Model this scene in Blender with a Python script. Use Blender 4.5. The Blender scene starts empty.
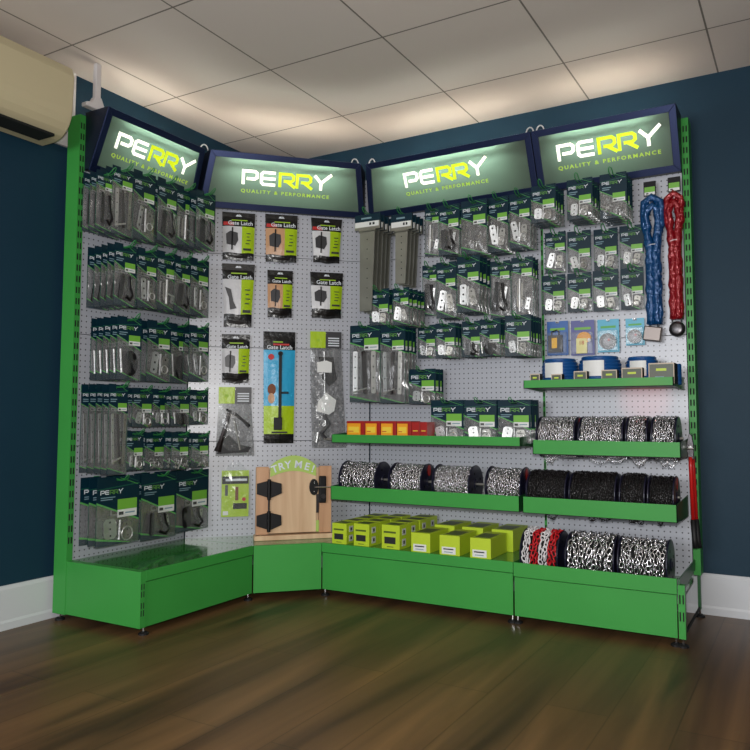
import bpy, math, random
from math import sin, cos, pi, radians, tan, sqrt
from mathutils import Vector, Matrix, Euler

scene = bpy.context.scene
col = scene.collection
rnd = random.Random(7)

# ------------------------------------------------------------------ camera
cam_d = bpy.data.cameras.new('camera'); cam = bpy.data.objects.new('camera', cam_d); col.objects.link(cam)
R_ = Vector((0.87113604, 0.49104166, 0.00031029)); U_ = Vector((0.03465876, -0.06211693, 0.99746692)); F_ = Vector((-0.48981709, 0.86891862, 0.0711312))
M = Matrix.Identity(4)
for i in range(3):
    M[i][0] = R_[i]; M[i][1] = U_[i]; M[i][2] = -F_[i]
M[0][3], M[1][3], M[2][3] = 2.82755191, -3.51442173, 0.88287819
cam.matrix_world = M
cam_d.sensor_width = 36; cam_d.lens = 736.6576 * 36 / 750
cam_d.shift_x = -(393.794 - 375) / 750; cam_d.shift_y = -(375 - 363.855) / 750
cam_d.clip_start = 0.05
scene.camera = cam

# ------------------------------------------------------------------ light and exposure
w = bpy.data.worlds.new('room_ambient'); scene.world = w; w.use_nodes = True
w.node_tree.nodes['Background'].inputs[0].default_value = (0.86, 0.90, 1.0, 1)
w.node_tree.nodes['Background'].inputs[1].default_value = 0.07
def area(name, loc, target, sx, sy, power, color):
    d = bpy.data.lights.new(name, 'AREA'); d.shape = 'RECTANGLE'; d.size = sx; d.size_y = sy; d.energy = power; d.color = color
    o = bpy.data.objects.new(name, d); col.objects.link(o); o.location = loc
    o.rotation_euler = (Vector(target) - Vector(loc)).to_track_quat('-Z', 'Y').to_euler()
    return o
area('camera_flash', (2.84, -3.54, 1.02), (0.35, -0.35, 1.05), 0.10, 0.06, 50, (1.0, 0.98, 0.96))
area('ceiling_lamp', (2.6, -3.0, 2.44), (2.6, -3.0, 0), 1.2, 0.6, 12, (1.0, 0.94, 0.86))
area('added_front_fill', (1.3, -6.7, 1.5), (1.3, 0, 1.2), 2.0, 1.2, 105, (0.95, 0.97, 1.0))  # unseen panel added so the right bays get more light than the left
d_ = bpy.data.lights.new('added_red_spot', 'SPOT'); d_.energy = 110; d_.color = (1, 0.05, 0.05); d_.spot_size = radians(4.6); d_.spot_blend = 1; d_.shadow_soft_size = 0.004  # red spot lamp added to tint the right board; its real source is unknown
o_ = bpy.data.objects.new('added_red_spot', d_); col.objects.link(o_); o_.location = (2.88, -3.50, 0.93)
o_.rotation_euler = (Vector((0.694 + 1.475, 0, 0.965)) - o_.location).to_track_quat('-Z', 'Y').to_euler()
scene.view_settings.view_transform = 'Standard'
scene.view_settings.look = 'None'
scene.view_settings.exposure = 0.0
scene.view_settings.gamma = 1
scene.view_settings.use_curve_mapping = False

# ------------------------------------------------------------------ materials
def srgb(r, g, b):
    f = lambda c: c / 12.92 if c <= 0.04045 else ((c + 0.055) / 1.055) ** 2.4
    return (f(r / 255), f(g / 255), f(b / 255), 1)
MAT = {}
def mat(name, rgb, rough=0.5, metal=0.0, spec=0.5, emit=None, es=0, alpha=None, coat=0, bump=None, var=None):
    m = bpy.data.materials.new(name); m.use_nodes = True; nt = m.node_tree
    p = nt.nodes['Principled BSDF']
    p.inputs['Base Color'].default_value = srgb(*rgb); p.inputs['Roughness'].default_value = rough
    p.inputs['Metallic'].default_value = metal; p.inputs['Specular IOR Level'].default_value = spec
    p.inputs['Coat Weight'].default_value = coat; p.inputs['Coat Roughness'].default_value = 0.1
    if emit:
        p.inputs['Emission Color'].default_value = srgb(*emit); p.inputs['Emission Strength'].default_value = es
    if alpha is not None: p.inputs['Alpha'].default_value = alpha
    tc = nt.nodes.new('ShaderNodeTexCoord')
    if bump:
        n = nt.nodes.new('ShaderNodeTexNoise'); n.inputs['Scale'].default_value = bump[0]; n.inputs['Detail'].default_value = 3
        b = nt.nodes.new('ShaderNodeBump'); b.inputs['Strength'].default_value = bump[1]; b.inputs['Distance'].default_value = 0.01
        nt.links.new(tc.outputs['Object'], n.inputs['Vector']); nt.links.new(n.outputs[0], b.inputs['Height']); nt.links.new(b.outputs[0], p.inputs['Normal'])
    if var:
        n = nt.nodes.new('ShaderNodeTexNoise'); n.inputs['Scale'].default_value = var[0]; n.inputs['Detail'].default_value = 4
        r = nt.nodes.new('ShaderNodeValToRGB'); a = srgb(*rgb)
        r.color_ramp.elements[0].position = 0.3; r.color_ramp.elements[1].position = 0.7
        r.color_ramp.elements[0].color = (a[0] * (1 - var[1]), a[1] * (1 - var[1]), a[2] * (1 - var[1]), 1)
        r.color_ramp.elements[1].color = (a[0] * (1 + var[1]), a[1] * (1 + var[1]), a[2] * (1 + var[1]), 1)
        nt.links.new(tc.outputs['Object'], n.inputs['Vector']); nt.links.new(n.outputs[0], r.inputs[0]); nt.links.new(r.outputs[0], p.inputs['Base Color'])
    MAT[name] = m
    return m
mat('green_steel', (60, 150, 66), 0.42, 0, 0.3, var=(3, 0.05))
mat('green_deck', (52, 128, 58), 0.07, 0, 0.6)
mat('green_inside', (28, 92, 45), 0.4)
mat('slot_black', (12, 16, 14), 0.8)
mat('black_rubber', (14, 14, 16), 0.6)
mat('black_plastic', (16, 16, 19), 0.42, 0, 0.25)
mat('navy_plastic', (24, 24, 46), 0.28)
mat('chrome', (205, 205, 205), 0.2, 1)
mat('zinc', (220, 220, 220), 0.3, 0.85, bump=(160, 0.35))
mat('zinc_dull', (150, 148, 142), 0.4, 0.7)
mat('galvanised', (150, 150, 140), 0.34, 0.75, var=(9, 0.12))
mat('dark_metal', (44, 36, 36), 0.35, 0.6)
mat('black_metal', (22, 20, 22), 0.3, 0.3)
mat('black_chain', (22, 16, 19), 0.2, 0.3, 0.9)
mat('chain_steel', (235, 235, 238), 0.2, 0.95)
mat('chain_white', (228, 226, 228), 0.35)
mat('chain_red', (196, 24, 34), 0.35)
mat('card_navy', (7, 40, 54), 0.4, 0, 0.25)
mat('card_green', (80, 168, 74), 0.4)
mat('card_darkgreen', (16, 84, 66), 0.38)
mat('label_green', (114, 178, 62), 0.4)
mat('label_white', (222, 224, 222), 0.45)
mat('ink_black', (30, 32, 34), 0.6)
mat('ink_grey', (120, 150, 162), 0.6)
mat('ink_white', (215, 222, 228), 0.5)
mat('logo_green', (86, 140, 62), 0.5)
mat('hook_green', (46, 128, 66), 0.3)
mat('sign_navy', (32, 46, 86), 0.3, 0.7, 1.0)
mat('sign_side', (12, 22, 40), 0.45)
mat('sign_inside', (225, 232, 225), 0.6)
mat('sign_white', (250, 250, 240), 0.5, emit=(255, 252, 235), es=0.95)
mat('sign_yellow', (205, 225, 20), 0.5, emit=(214, 232, 20), es=0.75)
mat('sign_tag', (170, 205, 60), 0.5, emit=(190, 215, 60), es=0.35)
mat('wall_navy', (17, 50, 68), 0.6, 0, 0.3, bump=(40, 0.05), var=(2, 0.06))
mat('skirting_white', (205, 208, 212), 0.35)
mat('ac_beige', (196, 184, 150), 0.45)
mat('conduit_white', (205, 200, 200), 0.4)
mat('pouch_black', (16, 16, 18), 0.25, bump=(30, 0.3))
mat('pouch_lime', (168, 200, 22), 0.35, bump=(30, 0.3))
mat('pouch_white', (205, 205, 208), 0.35, bump=(30, 0.3))
mat('pouch_wood', (196, 150, 112), 0.35, bump=(30, 0.3))
mat('pouch_sky', (50, 165, 210), 0.3, bump=(30, 0.3))
mat('ink_red', (190, 30, 30), 0.5)
mat('ink_lime', (150, 190, 30), 0.5)
mat('hair_brown', (120, 66, 34), 0.6)
mat('latch_dark', (50, 50, 54), 0.4)
mat('carton_lime', (184, 208, 44), 0.45, var=(9, 0.04))
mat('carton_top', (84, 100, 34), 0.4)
mat('carton_red', (160, 22, 14), 0.4)
mat('sticker_orange', (238, 160, 24), 0.45)
mat('sticker_yellow', (240, 205, 60), 0.45)
mat('box_dark', (58, 66, 44), 0.4)
mat('box_edge', (196, 180, 160), 0.5)
mat('rope_blue', (18, 78, 140), 0.35, bump=(120, 0.3))
mat('sleeve_blue', (10, 74, 128), 0.16, 0.3, 0.9, bump=(60, 1.0))
mat('sleeve_red', (146, 10, 24), 0.16, 0.3, 0.9, bump=(60, 1.0))
mat('padlock_steel', (112, 104, 100), 0.35, 0.8)
mat('blister_blue', (50, 100, 170), 0.35)
mat('blister_violet', (84, 88, 150), 0.35)
mat('blister_sky', (80, 175, 205), 0.35)
mat('brass', (200, 150, 40), 0.3, 0.6)
mat('cream', (240, 230, 150), 0.5)
mat('tool_red', (190, 26, 24), 0.3)
mat('steel_dark', (80, 78, 80), 0.3, 0.9)
mat('lime_paint', (170, 200, 96), 0.5)
mat('amber', (200, 120, 60), 0.5)

def film(name, tint, opac, rough=0.12, scale=35, strength=0.9):
    m = bpy.data.materials.new(name); m.use_nodes = True; nt = m.node_tree
    for n in list(nt.nodes):
        if n.type != 'OUTPUT_MATERIAL': nt.nodes.remove(n)
    out = [n for n in nt.nodes][0]
    tr = nt.nodes.new('ShaderNodeBsdfTransparent'); tr.inputs[0].default_value = (0.97, 0.98, 0.98, 1)
    p = nt.nodes.new('ShaderNodeBsdfPrincipled'); p.inputs['Base Color'].default_value = srgb(*tint); p.inputs['Roughness'].default_value = rough
    p.inputs['Specular IOR Level'].default_value = 1.0; p.inputs['Coat Weight'].default_value = 1.0; p.inputs['Coat Roughness'].default_value = 0.12; p.inputs['Coat IOR'].default_value = 2.2
    mx = nt.nodes.new('ShaderNodeMixShader'); mx.inputs[0].default_value = opac
    tc = nt.nodes.new('ShaderNodeTexCoord'); n = nt.nodes.new('ShaderNodeTexNoise'); n.inputs['Scale'].default_value = scale; n.inputs['Detail'].default_value = 2
    b = nt.nodes.new('ShaderNodeBump'); b.inputs['Strength'].default_value = strength; b.inputs['Distance'].default_value = 0.02
    nt.links.new(tc.outputs['Object'], n.inputs['Vector']); nt.links.new(n.outputs[0], b.inputs['Height']); nt.links.new(b.outputs[0], p.inputs['Normal'])
    nt.links.new(tr.outputs[0], mx.inputs[1]); nt.links.new(p.outputs[0], mx.inputs[2]); nt.links.new(mx.outputs[0], out.inputs[0])
    MAT[name] = m
film('clear_film', (205, 208, 208), 0.11, 0.14, 16, 0.5)
film('clear_back', (92, 88, 88), 0.55, 0.3)

def sign_panel_mat():
    m = bpy.data.materials.new('sign_panel'); m.use_nodes = True; nt = m.node_tree
    for n in list(nt.nodes):
        if n.type != 'OUTPUT_MATERIAL': nt.nodes.remove(n)
    out = nt.nodes[0]
    d = nt.nodes.new('ShaderNodeBsdfDiffuse'); d.inputs[0].default_value = srgb(88, 92, 88)
    t = nt.nodes.new('ShaderNodeBsdfTranslucent'); t.inputs[0].default_value = srgb(136, 166, 148)
    g = nt.nodes.new('ShaderNodeBsdfGlossy'); g.inputs['Roughness'].default_value = 0.25
    a = nt.nodes.new('ShaderNodeMixShader'); a.inputs[0].default_value = 0.6
    b = nt.nodes.new('ShaderNodeMixShader'); b.inputs[0].default_value = 0.03
    nt.links.new(d.outputs[0], a.inputs[1]); nt.links.new(t.outputs[0], a.inputs[2]); nt.links.new(a.outputs[0], b.inputs[1]); nt.links.new(g.outputs[0], b.inputs[2]); nt.links.new(b.outputs[0], out.inputs[0])
    MAT['sign_panel'] = m
sign_panel_mat()

def peg_mat():
    m = bpy.data.materials.new('pegboard_white'); m.use_nodes = True; nt = m.node_tree; N = nt.nodes; Lk = nt.links
    p = N['Principled BSDF']; p.inputs['Roughness'].default_value = 0.34; p.inputs['Specular IOR Level'].default_value = 1.0
    tc = N.new('ShaderNodeTexCoord'); sp = N.new('ShaderNodeSeparateXYZ'); Lk.new(tc.outputs['Object'], sp.inputs[0])
    def mth(op, a, b=None):
        n = N.new('ShaderNodeMath'); n.operation = op
        for i, v in enumerate((a, b)):
            if v is None: continue
            if isinstance(v, (int, float)): n.inputs[i].default_value = v
            else: Lk.new(v, n.inputs[i])
        return n.outputs[0]
    def cell(v): return mth('SUBTRACT', mth('FRACT', mth('DIVIDE', v, 0.0254)), 0.5)
    cx, cz = cell(sp.outputs[0]), cell(sp.outputs[2])
    d = mth('SQRT', mth('ADD', mth('MULTIPLY', cx, cx), mth('MULTIPLY', cz, cz)))
    k = mth('LESS_THAN', d, 0.135)
    mx = N.new('ShaderNodeMix'); mx.data_type = 'RGBA'; Lk.new(k, mx.inputs[0])
    mx.inputs[6].default_value = srgb(178, 181, 190); mx.inputs[7].default_value = srgb(34, 36, 44)
    Lk.new(mx.outputs[2], p.inputs['Base Color'])
    MAT['pegboard_white'] = m
peg_mat()

def wood_mat(name, c1, c2, scale, axis, rough=0.5, planks=None):
    m = bpy.data.materials.new(name); m.use_nodes = True; nt = m.node_tree; N = nt.nodes; Lk = nt.links
    p = N['Principled BSDF']; p.inputs['Roughness'].default_value = rough
    tc = N.new('ShaderNodeTexCoord'); mp = N.new('ShaderNodeMapping'); Lk.new(tc.outputs['Object'], mp.inputs[0])
    s = [scale] * 3; s[axis] = scale * 0.09; mp.inputs['Scale'].default_value = s
    n = N.new('ShaderNodeTexNoise'); n.inputs['Scale'].default_value = 1; n.inputs['Detail'].default_value = 6; n.inputs['Distortion'].default_value = 0.6
    Lk.new(mp.outputs[0], n.inputs['Vector'])
    r = N.new('ShaderNodeValToRGB'); r.color_ramp.elements[0].position = 0.3; r.color_ramp.elements[1].position = 0.72
    r.color_ramp.elements[0].color = srgb(*c1); r.color_ramp.elements[1].color = srgb(*c2); Lk.new(n.outputs[0], r.inputs[0])
    last = r.outputs[0]
    if planks:
        b = N.new('ShaderNodeTexBrick'); b.inputs['Scale'].default_value = 1; b.inputs['Brick Width'].default_value = planks[0]; b.inputs['Row Height'].default_value = planks[1]
        b.inputs['Mortar Size'].default_value = 0.0025; b.inputs['Color1'].default_value = (0.88, 0.88, 0.88, 1); b.inputs['Color2'].default_value = (1.08, 1.03, 0.98, 1); b.inputs['Mortar'].default_value = (0.6, 0.57, 0.52, 1)
        m2 = N.new('ShaderNodeMapping'); m2.inputs['Rotation'].default_value = (0, 0, pi / 2); Lk.new(tc.outputs['Object'], m2.inputs[0]); Lk.new(m2.outputs[0], b.inputs['Vector'])
        mm = N.new('ShaderNodeMix'); mm.data_type = 'RGBA'; mm.blend_type = 'MULTIPLY'; mm.inputs[0].default_value = 1
        Lk.new(last, mm.inputs[6]); Lk.new(b.outputs[0], mm.inputs[7]); last = mm.outputs[2]
    Lk.new(last, p.inputs['Base Color']); MAT[name] = m
wood_mat('floor_planks', (58, 40, 26), (122, 92, 58), 7, 1, 0.42, (1.25, 0.19))
wood_mat('pine', (196, 158, 122), (226, 196, 158), 14, 2, 0.5)
wood_mat('pine_side', (176, 128, 92), (206, 162, 124), 16, 2, 0.5)

def ceiling_mat():
    m = bpy.data.materials.new('ceiling_tiles'); m.use_nodes = True; nt = m.node_tree; N = nt.nodes; Lk = nt.links
    p = N['Principled BSDF']; p.inputs['Roughness'].default_value = 0.8
    tc = N.new('ShaderNodeTexCoord'); mp = N.new('ShaderNodeMapping'); mp.inputs['Location'].default_value = (0.49, 0.32, 0); Lk.new(tc.outputs['Object'], mp.inputs[0])
    b = N.new('ShaderNodeTexBrick'); b.offset = 0; b.inputs['Scale'].default_value = 1; b.inputs['Brick Width'].default_value = 0.6; b.inputs['Row Height'].default_value = 0.6
    b.inputs['Mortar Size'].default_value = 0.004; b.inputs['Color1'].default_value = srgb(218, 208, 200); b.inputs['Color2'].default_value = srgb(214, 205, 198); b.inputs['Mortar'].default_value = srgb(120, 114, 106)
    Lk.new(mp.outputs[0], b.inputs['Vector']); Lk.new(b.outputs[0], p.inputs['Base Color']); MAT['ceiling_tiles'] = m
ceiling_mat()

# ------------------------------------------------------------------ mesh helper
class MB:
    def __init__(s): s.v = []; s.f = []; s.m = []; s.names = []; s.T = Matrix.Identity(4)
    def mi(s, name):
        if name not in s.names: s.names.append(name)
        return s.names.index(name)
    def add(s, vs, fs, m):
        b = len(s.v); k = s.mi(m)
        s.v += [s.T @ Vector(p) for p in vs]
        for f in fs: s.f.append([b + i for i in f]); s.m.append(k)
    def box(s, x0, x1, y0, y1, z0, z1, m, mt=None, faces=None):
        vs = [(x, y, z) for z in (z0, z1) for y in (y0, y1) for x in (x0, x1)]
        F = {'b': (0, 2, 3, 1), 't': (4, 5, 7, 6), 'f': (0, 1, 5, 4), 'k': (2, 6, 7, 3), 'l': (0, 4, 6, 2), 'r': (1, 3, 7, 5)}
        b = len(s.v); s.v += [s.T @ Vector(p) for p in vs]
        for k, f in F.items():
            s.f.append([b + i for i in f]); s.m.append(s.mi((faces or {}).get(k, m)))
    def prism(s, poly, y0, y1, m):            # poly in (x,z), extruded along y (y0 < y1, y0 is the front)
        n = len(poly); vs = [(x, y0, z) for x, z in poly] + [(x, y1, z) for x, z in poly]
        fs = [list(range(n)), list(range(2 * n - 1, n - 1, -1))] + [(i, (i + 1) % n, n + (i + 1) % n, n + i) for i in range(n)]
        s.add(vs, fs, m)
    def xprism(s, poly, x0, x1, m):           # poly in (y,z), extruded along x
        n = len(poly); vs = [(x0, y, z) for y, z in poly] + [(x1, y, z) for y, z in poly]
        fs = [list(range(n)), list(range(2 * n - 1, n - 1, -1))] + [(i, (i + 1) % n, n + (i + 1) % n, n + i) for i in range(n)]
        s.add(vs, fs, m)
    def zprism(s, poly, z0, z1, m):
        n = len(poly); vs = [(x, y, z0) for x, y in poly] + [(x, y, z1) for x, y in poly]
        fs = [list(range(n)), list(range(2 * n - 1, n - 1, -1))] + [(i, (i + 1) % n, n + (i + 1) % n, n + i) for i in range(n)]
        s.add(vs, fs, m)
    def tube(s, pts, r, m, n=6, closed=False, radii=None, cap=True):
        pts = [Vector(p) for p in pts]; k = len(pts); b = len(s.v); mi = s.mi(m)
        up = None
        for i, p in enumerate(pts):
            if closed: t = pts[(i + 1) % k] - pts[i - 1]
            else: t = pts[min(i + 1, k - 1)] - pts[max(i - 1, 0)]
            t.normalize()
            if up is None:
                up = Vector((0, 0, 1)) if abs(t.z) < 0.9 else Vector((1, 0, 0))
            a = t.cross(up)
            if a.length < 1e-4: a = t.cross(Vector((0.3, 1, 0.2)))
            a.normalize(); c = a.cross(t); up = c
            rr = radii[i] if radii else r
            for j in range(n):
                an = 2 * pi * j / n; s.v.append(s.T @ (p + a * cos(an) * rr + c * sin(an) * rr))
        for i in range(k if closed else k - 1):
            for j in range(n):
                i2 = (i + 1) % k
                s.f.append([b + i * n + j, b + i * n + (j + 1) % n, b + i2 * n + (j + 1) % n, b + i2 * n + j]); s.m.append(mi)
        if not closed and cap:
            s.f.append([b + j for j in range(n)][::-1]); s.m.append(mi)
            s.f.append([b + (k - 1) * n + j for j in range(n)]); s.m.append(mi)
    def cyl(s, a, b, r, m, n=12, r2=None): s.tube([a, b], r, m, n, radii=[r, r if r2 is None else r2])
    def lathe_x(s, prof, m, n=28):            # prof: list of (x, r)
        b = len(s.v); mi = s.mi(m)
        for x, r in prof:
            for j in range(n):
                an = 2 * pi * j / n; s.v.append(s.T @ Vector((x, cos(an) * r, sin(an) * r)))
        for i in range(len(prof) - 1):
            for j in range(n):
                s.f.append([b + i * n + j, b + i * n + (j + 1) % n, b + (i + 1) * n + (j + 1) % n, b + (i + 1) * n + j]); s.m.append(mi)
    def lathe_z(s, prof, m, n=28):
        b = len(s.v); mi = s.mi(m)
        for z, r in prof:
            for j in range(n):
                an = 2 * pi * j / n; s.v.append(s.T @ Vector((cos(an) * r, sin(an) * r, z)))
        for i in range(len(prof) - 1):
            for j in range(n):
                s.f.append([b + i * n + j, b + i * n + (j + 1) % n, b + (i + 1) * n + (j + 1) % n, b + (i + 1) * n + j]); s.m.append(mi)
    def mesh(s, name, smooth=False):
        me = bpy.data.meshes.new(name); me.from_pydata([tuple(p) for p in s.v], [], s.f)
        for n in s.names: me.materials.append(MAT[n])
        me.polygons.foreach_set('material_index', s.m)
        if smooth: me.polygons.foreach_set('use_smooth', [True] * len(s.f))
        me.update()
        return me
    def build(s, name, parent=None, smooth=False, fix=True, bevel=0):
        me = s.mesh(name, smooth)
        if fix:
            import bmesh
            bm = bmesh.new(); bm.from_mesh(me); bmesh.ops.recalc_face_normals(bm, faces=bm.faces); bm.to_mesh(me); bm.free()
        o = bpy.data.objects.new(name, me); col.objects.link(o); o.parent = parent
        if bevel:
            b = o.modifiers.new('bevel', 'BEVEL'); b.width = bevel; b.segments = 2; b.limit_method = 'ANGLE'
        return o
def tag(o, label=None, cat=None, group=None, kind=None):
    if label:
        assert 4 <= len(label.split()) <= 16, label
        o['label'] = label
    if cat: o['category'] = cat
    if group: o['group'] = group
    if kind: o['kind'] = kind
    return o
bB = 0.694
FR = {'A': (Vector((0, -bB, 0)), pi / 2), 'B': (Vector((0, -bB, 0)), pi / 4), 'C': (Vector((bB, 0, 0)), 0), 'D': (Vector((bB, 0, 0)), 0)}
def world(panel, s, o, z):
    org, an = FR[panel]; return org + Matrix.Rotation(an, 3, 'Z') @ Vector((s, -o, z))
def thing(name, label, cat, panel, s, o, z, group=None, yaw=0, tilt=0):
    e = bpy.data.objects.new(name, None); col.objects.link(e); e.empty_display_size = 0.03
    e.location = world(panel, s, o, z); e.rotation_euler = (tilt, 0, FR[panel][1] + yaw)
    return tag(e, label, cat, group)
def copy_tree(o, parent=None):
    c = o.copy(); col.objects.link(c); c.parent = parent
    for ch in list(o.children): copy_tree(ch, c)
    return c
def text_mesh(txt, size, m, mtx=None, extrude=0.0006, align='CENTER', spacing=1.0, bold=0.0):
    cu = bpy.data.curves.new('txt', 'FONT'); cu.body = txt; cu.size = size; cu.align_x = align; cu.space_character = spacing
    cu.extrude = extrude; cu.offset = bold; cu.resolution_u = 2
    o = bpy.data.objects.new('txt', cu); col.objects.link(o)
    bpy.context.view_layer.update()
    me = bpy.data.meshes.new_from_object(o.evaluated_get(bpy.context.evaluated_depsgraph_get()))
    vs = [v.co.copy() for v in me.vertices]; fs = [list(p.vertices) for p in me.polygons]
    bpy.data.objects.remove(o); bpy.data.curves.remove(cu); bpy.data.meshes.remove(me)
    return vs, fs
def put_text(mb, txt, size, m, x, y, z, align='CENTER', spacing=1.0, bold=0.0, extrude=0.0005, M2=None):
    vs, fs = text_mesh(txt, size, m, align=align, spacing=spacing, bold=bold, extrude=extrude)
    if M2 is None: pts = [(x + v.x, y - v.z, z + v.y) for v in vs]
    else: pts = [M2 @ Vector((v.x, -v.z, v.y)) for v in vs]
    mb.add(pts, fs, m)
def ribbon(pts, wd):
    """flat mitred stroke in 2-D -> list of quads"""
    P = [Vector((p[0], p[1])) for p in pts]; L = []; Rr = []
    for i, p in enumerate(P):
        d0 = (P[i] - P[i - 1]).normalized() if i > 0 else None; d1 = (P[i + 1] - P[i]).normalized() if i < len(P) - 1 else None
        if d0 is None: d0 = d1
        if d1 is None: d1 = d0
        n0 = Vector((-d0.y, d0.x)); n1 = Vector((-d1.y, d1.x)); n = (n0 + n1).normalized(); k = wd / 2 / max(0.4, n.dot(n0))
        L.append(p + n * k); Rr.append(p - n * k)
    return [[Rr[i], Rr[i + 1], L[i + 1], L[i]] for i in range(len(P) - 1)]
def logo(mb, x, y, z, wd, ht, m_white, m_green, th=0.0004, fpf=None):
    """the display's five-letter wordmark, wd wide and ht tall, front face towards -y"""
    t = 0.2
    Pl = [[(0.1, 0), (0.1, 0.9), (0.85, 0.9), (1.0, 0.78), (1.0, 0.52), (0.85, 0.4), (0.32, 0.4)]]
    El = [[(1.0, 0.9), (0.2, 0.9), (0.08, 0.78), (0.08, 0.22), (0.2, 0.1), (1.0, 0.1)], [(0.2, 0.5), (1.0, 0.5)]]
    Rl = [[(0.1, 0), (0.1, 0.9), (0.85, 0.9), (1.0, 0.78), (1.0, 0.54), (0.85, 0.42), (0.35, 0.42)], [(0.55, 0.42), (1.12, 0.02)]]
    Yl = [[(0.0, 0.98), (0.46, 0.5), (0.46, 0)], [(0.46, 0.5), (1.15, 1.12)]]
    seq = [(Pl, m_white, 0), (El, m_white, 1.2), (Rl, m_green, 2.4), (Rl, m_green, 3.55), (Yl, m_white, 4.8)]
    sx = wd / 5.9; sz = ht
    for strokes, m, ox in seq:
        for k, st in enumerate(strokes):
            pts = [((px + ox) * sx, pz * sz) for px, pz in st]
            for q in ribbon(pts, t * ht if ht * 1.2 < wd / 5 * 2 else t * sx):
                if fpf:
                    vs = [fpf(x + p.x, z + p.y, 0.001 + k * 0.0004) for p in q] + [fpf(x + p.x, z + p.y, 0) for p in q]
                else:
                    vs = [(x + p.x, y - th - k * th * .3, z + p.y) for p in q] + [(x + p.x, y, z + p.y) for p in q]
                mb.add(vs, [(0, 1, 2, 3), (0, 4, 5, 1), (1, 5, 6, 2), (2, 6, 7, 3), (3, 7, 4, 0)], m)

# ------------------------------------------------------------------ room
def struct(name, mb, **k): return tag(mb.build(name, **k), kind='structure')
CZ = 2.48
f = MB(); f.box(-0.12, 7, -7, 0.12, -0.05, 0, 'floor_planks'); struct('floor', f)
f = MB(); f.box(-0.12, 7, -7, 0.12, CZ, CZ + 0.05, 'ceiling_tiles'); struct('ceiling', f)
f = MB(); f.box(-0.22, -0.12, -7, 0.22, 0, CZ, 'wall_navy'); struct('wall_left', f)
f = MB(); f.box(-0.12, 7, 0.12, 0.22, 0, CZ, 'wall_navy'); struct('wall_right', f)
def skirt(name, x0, x1, y0, y1, ax):
    f = MB()
    if ax == 'x': poly = [(0.12, 0), (0.12, 0.18), (0.112, 0.18), (0.104, 0.165), (0.104, 0.04), (0.1, 0.03), (0.1, 0)]; f.xprism(poly, x0, x1, 'skirting_white')
    else: poly = [(-0.12, 0), (-0.12, 0.18), (-0.112, 0.18), (-0.104, 0.165), (-0.104, 0.04), (-0.1, 0.03), (-0.1, 0)]; f.prism(poly, y0, y1, 'skirting_white')
    struct(name, f)
skirt('baseboard_left', 0, 0, -7, 0.1, 'y'); skirt('baseboard_right', -0.1, 7, 0, 0, 'x')
# pale boxed-in strip high on the left wall, behind the air conditioner
f = MB(); f.box(-0.12, -0.105, -7, -bB - 0.64, 2.12, CZ, 'conduit_white'); struct('trim_1', f)
# air conditioner
ac = thing('air_conditioner', 'beige wall air conditioner with rounded front, high on left wall beside the display', 'air conditioner', 'A', -0.80, -0.105, 2.08)
f = MB(); prof = [(0, 0.0), (-0.08, 0.0)] + [(-0.08 - 0.12 * sin(a), 0.12 - 0.12 * cos(a)) for a in [pi / 12 * i for i in range(1, 7)]] + [(-0.205, 0.27), (-0.19, 0.31), (-0.15, 0.325), (0, 0.325)]
f.xprism(prof, -0.82, 0, 'ac_beige'); f.build('casing', ac, bevel=0.006)
f = MB(); f.box(-0.76, -0.06, -0.165, -0.06, -0.004, 0.006, 'slot_black'); f.build('air_outlet', ac)
f = MB(); f.cyl((0.0, -0.05, 0.07), (0.004, -0.05, 0.07), 0.016, 'black_plastic', 12); f.build('side_cap', ac)

# ------------------------------------------------------------------ shelving bays
SEAMS = [0.178, 0.752, 1.25, 1.75, 2.0]
def upright(par, s, fm='green_steel', w=0.030, z1=2.245, z0=0.03):
    f = MB(); f.box(s - w / 2, s + w / 2, -0.004 if w > .02 else -.002, 0.078, z0, z1, 'green_steel')
    z = 0.33
    while z < z1 - 0.04:
        for dx in ((-0.0065, 0.0065) if w > 0.02 else (0,)):
            f.box(s + dx - 0.0032, s + dx + 0.0032, -0.0046, -0.003, z, z + 0.028, 'slot_black')
        z += 0.05
    return f.build('upright', par)
def foot(par, x, y):
    f = MB(); f.lathe_z([(0, 0), (0, 0.021), (0.006, 0.021), (0.012, 0.012), (0.012, 0)], 'black_rubber', 14); f.cyl((0, 0, 0.008), (0, 0, 0.036), 0.005, 'chrome', 8)
    o = f.build('levelling_foot', par); o.location = (x, y, 0)
D_ = 0.456
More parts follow.
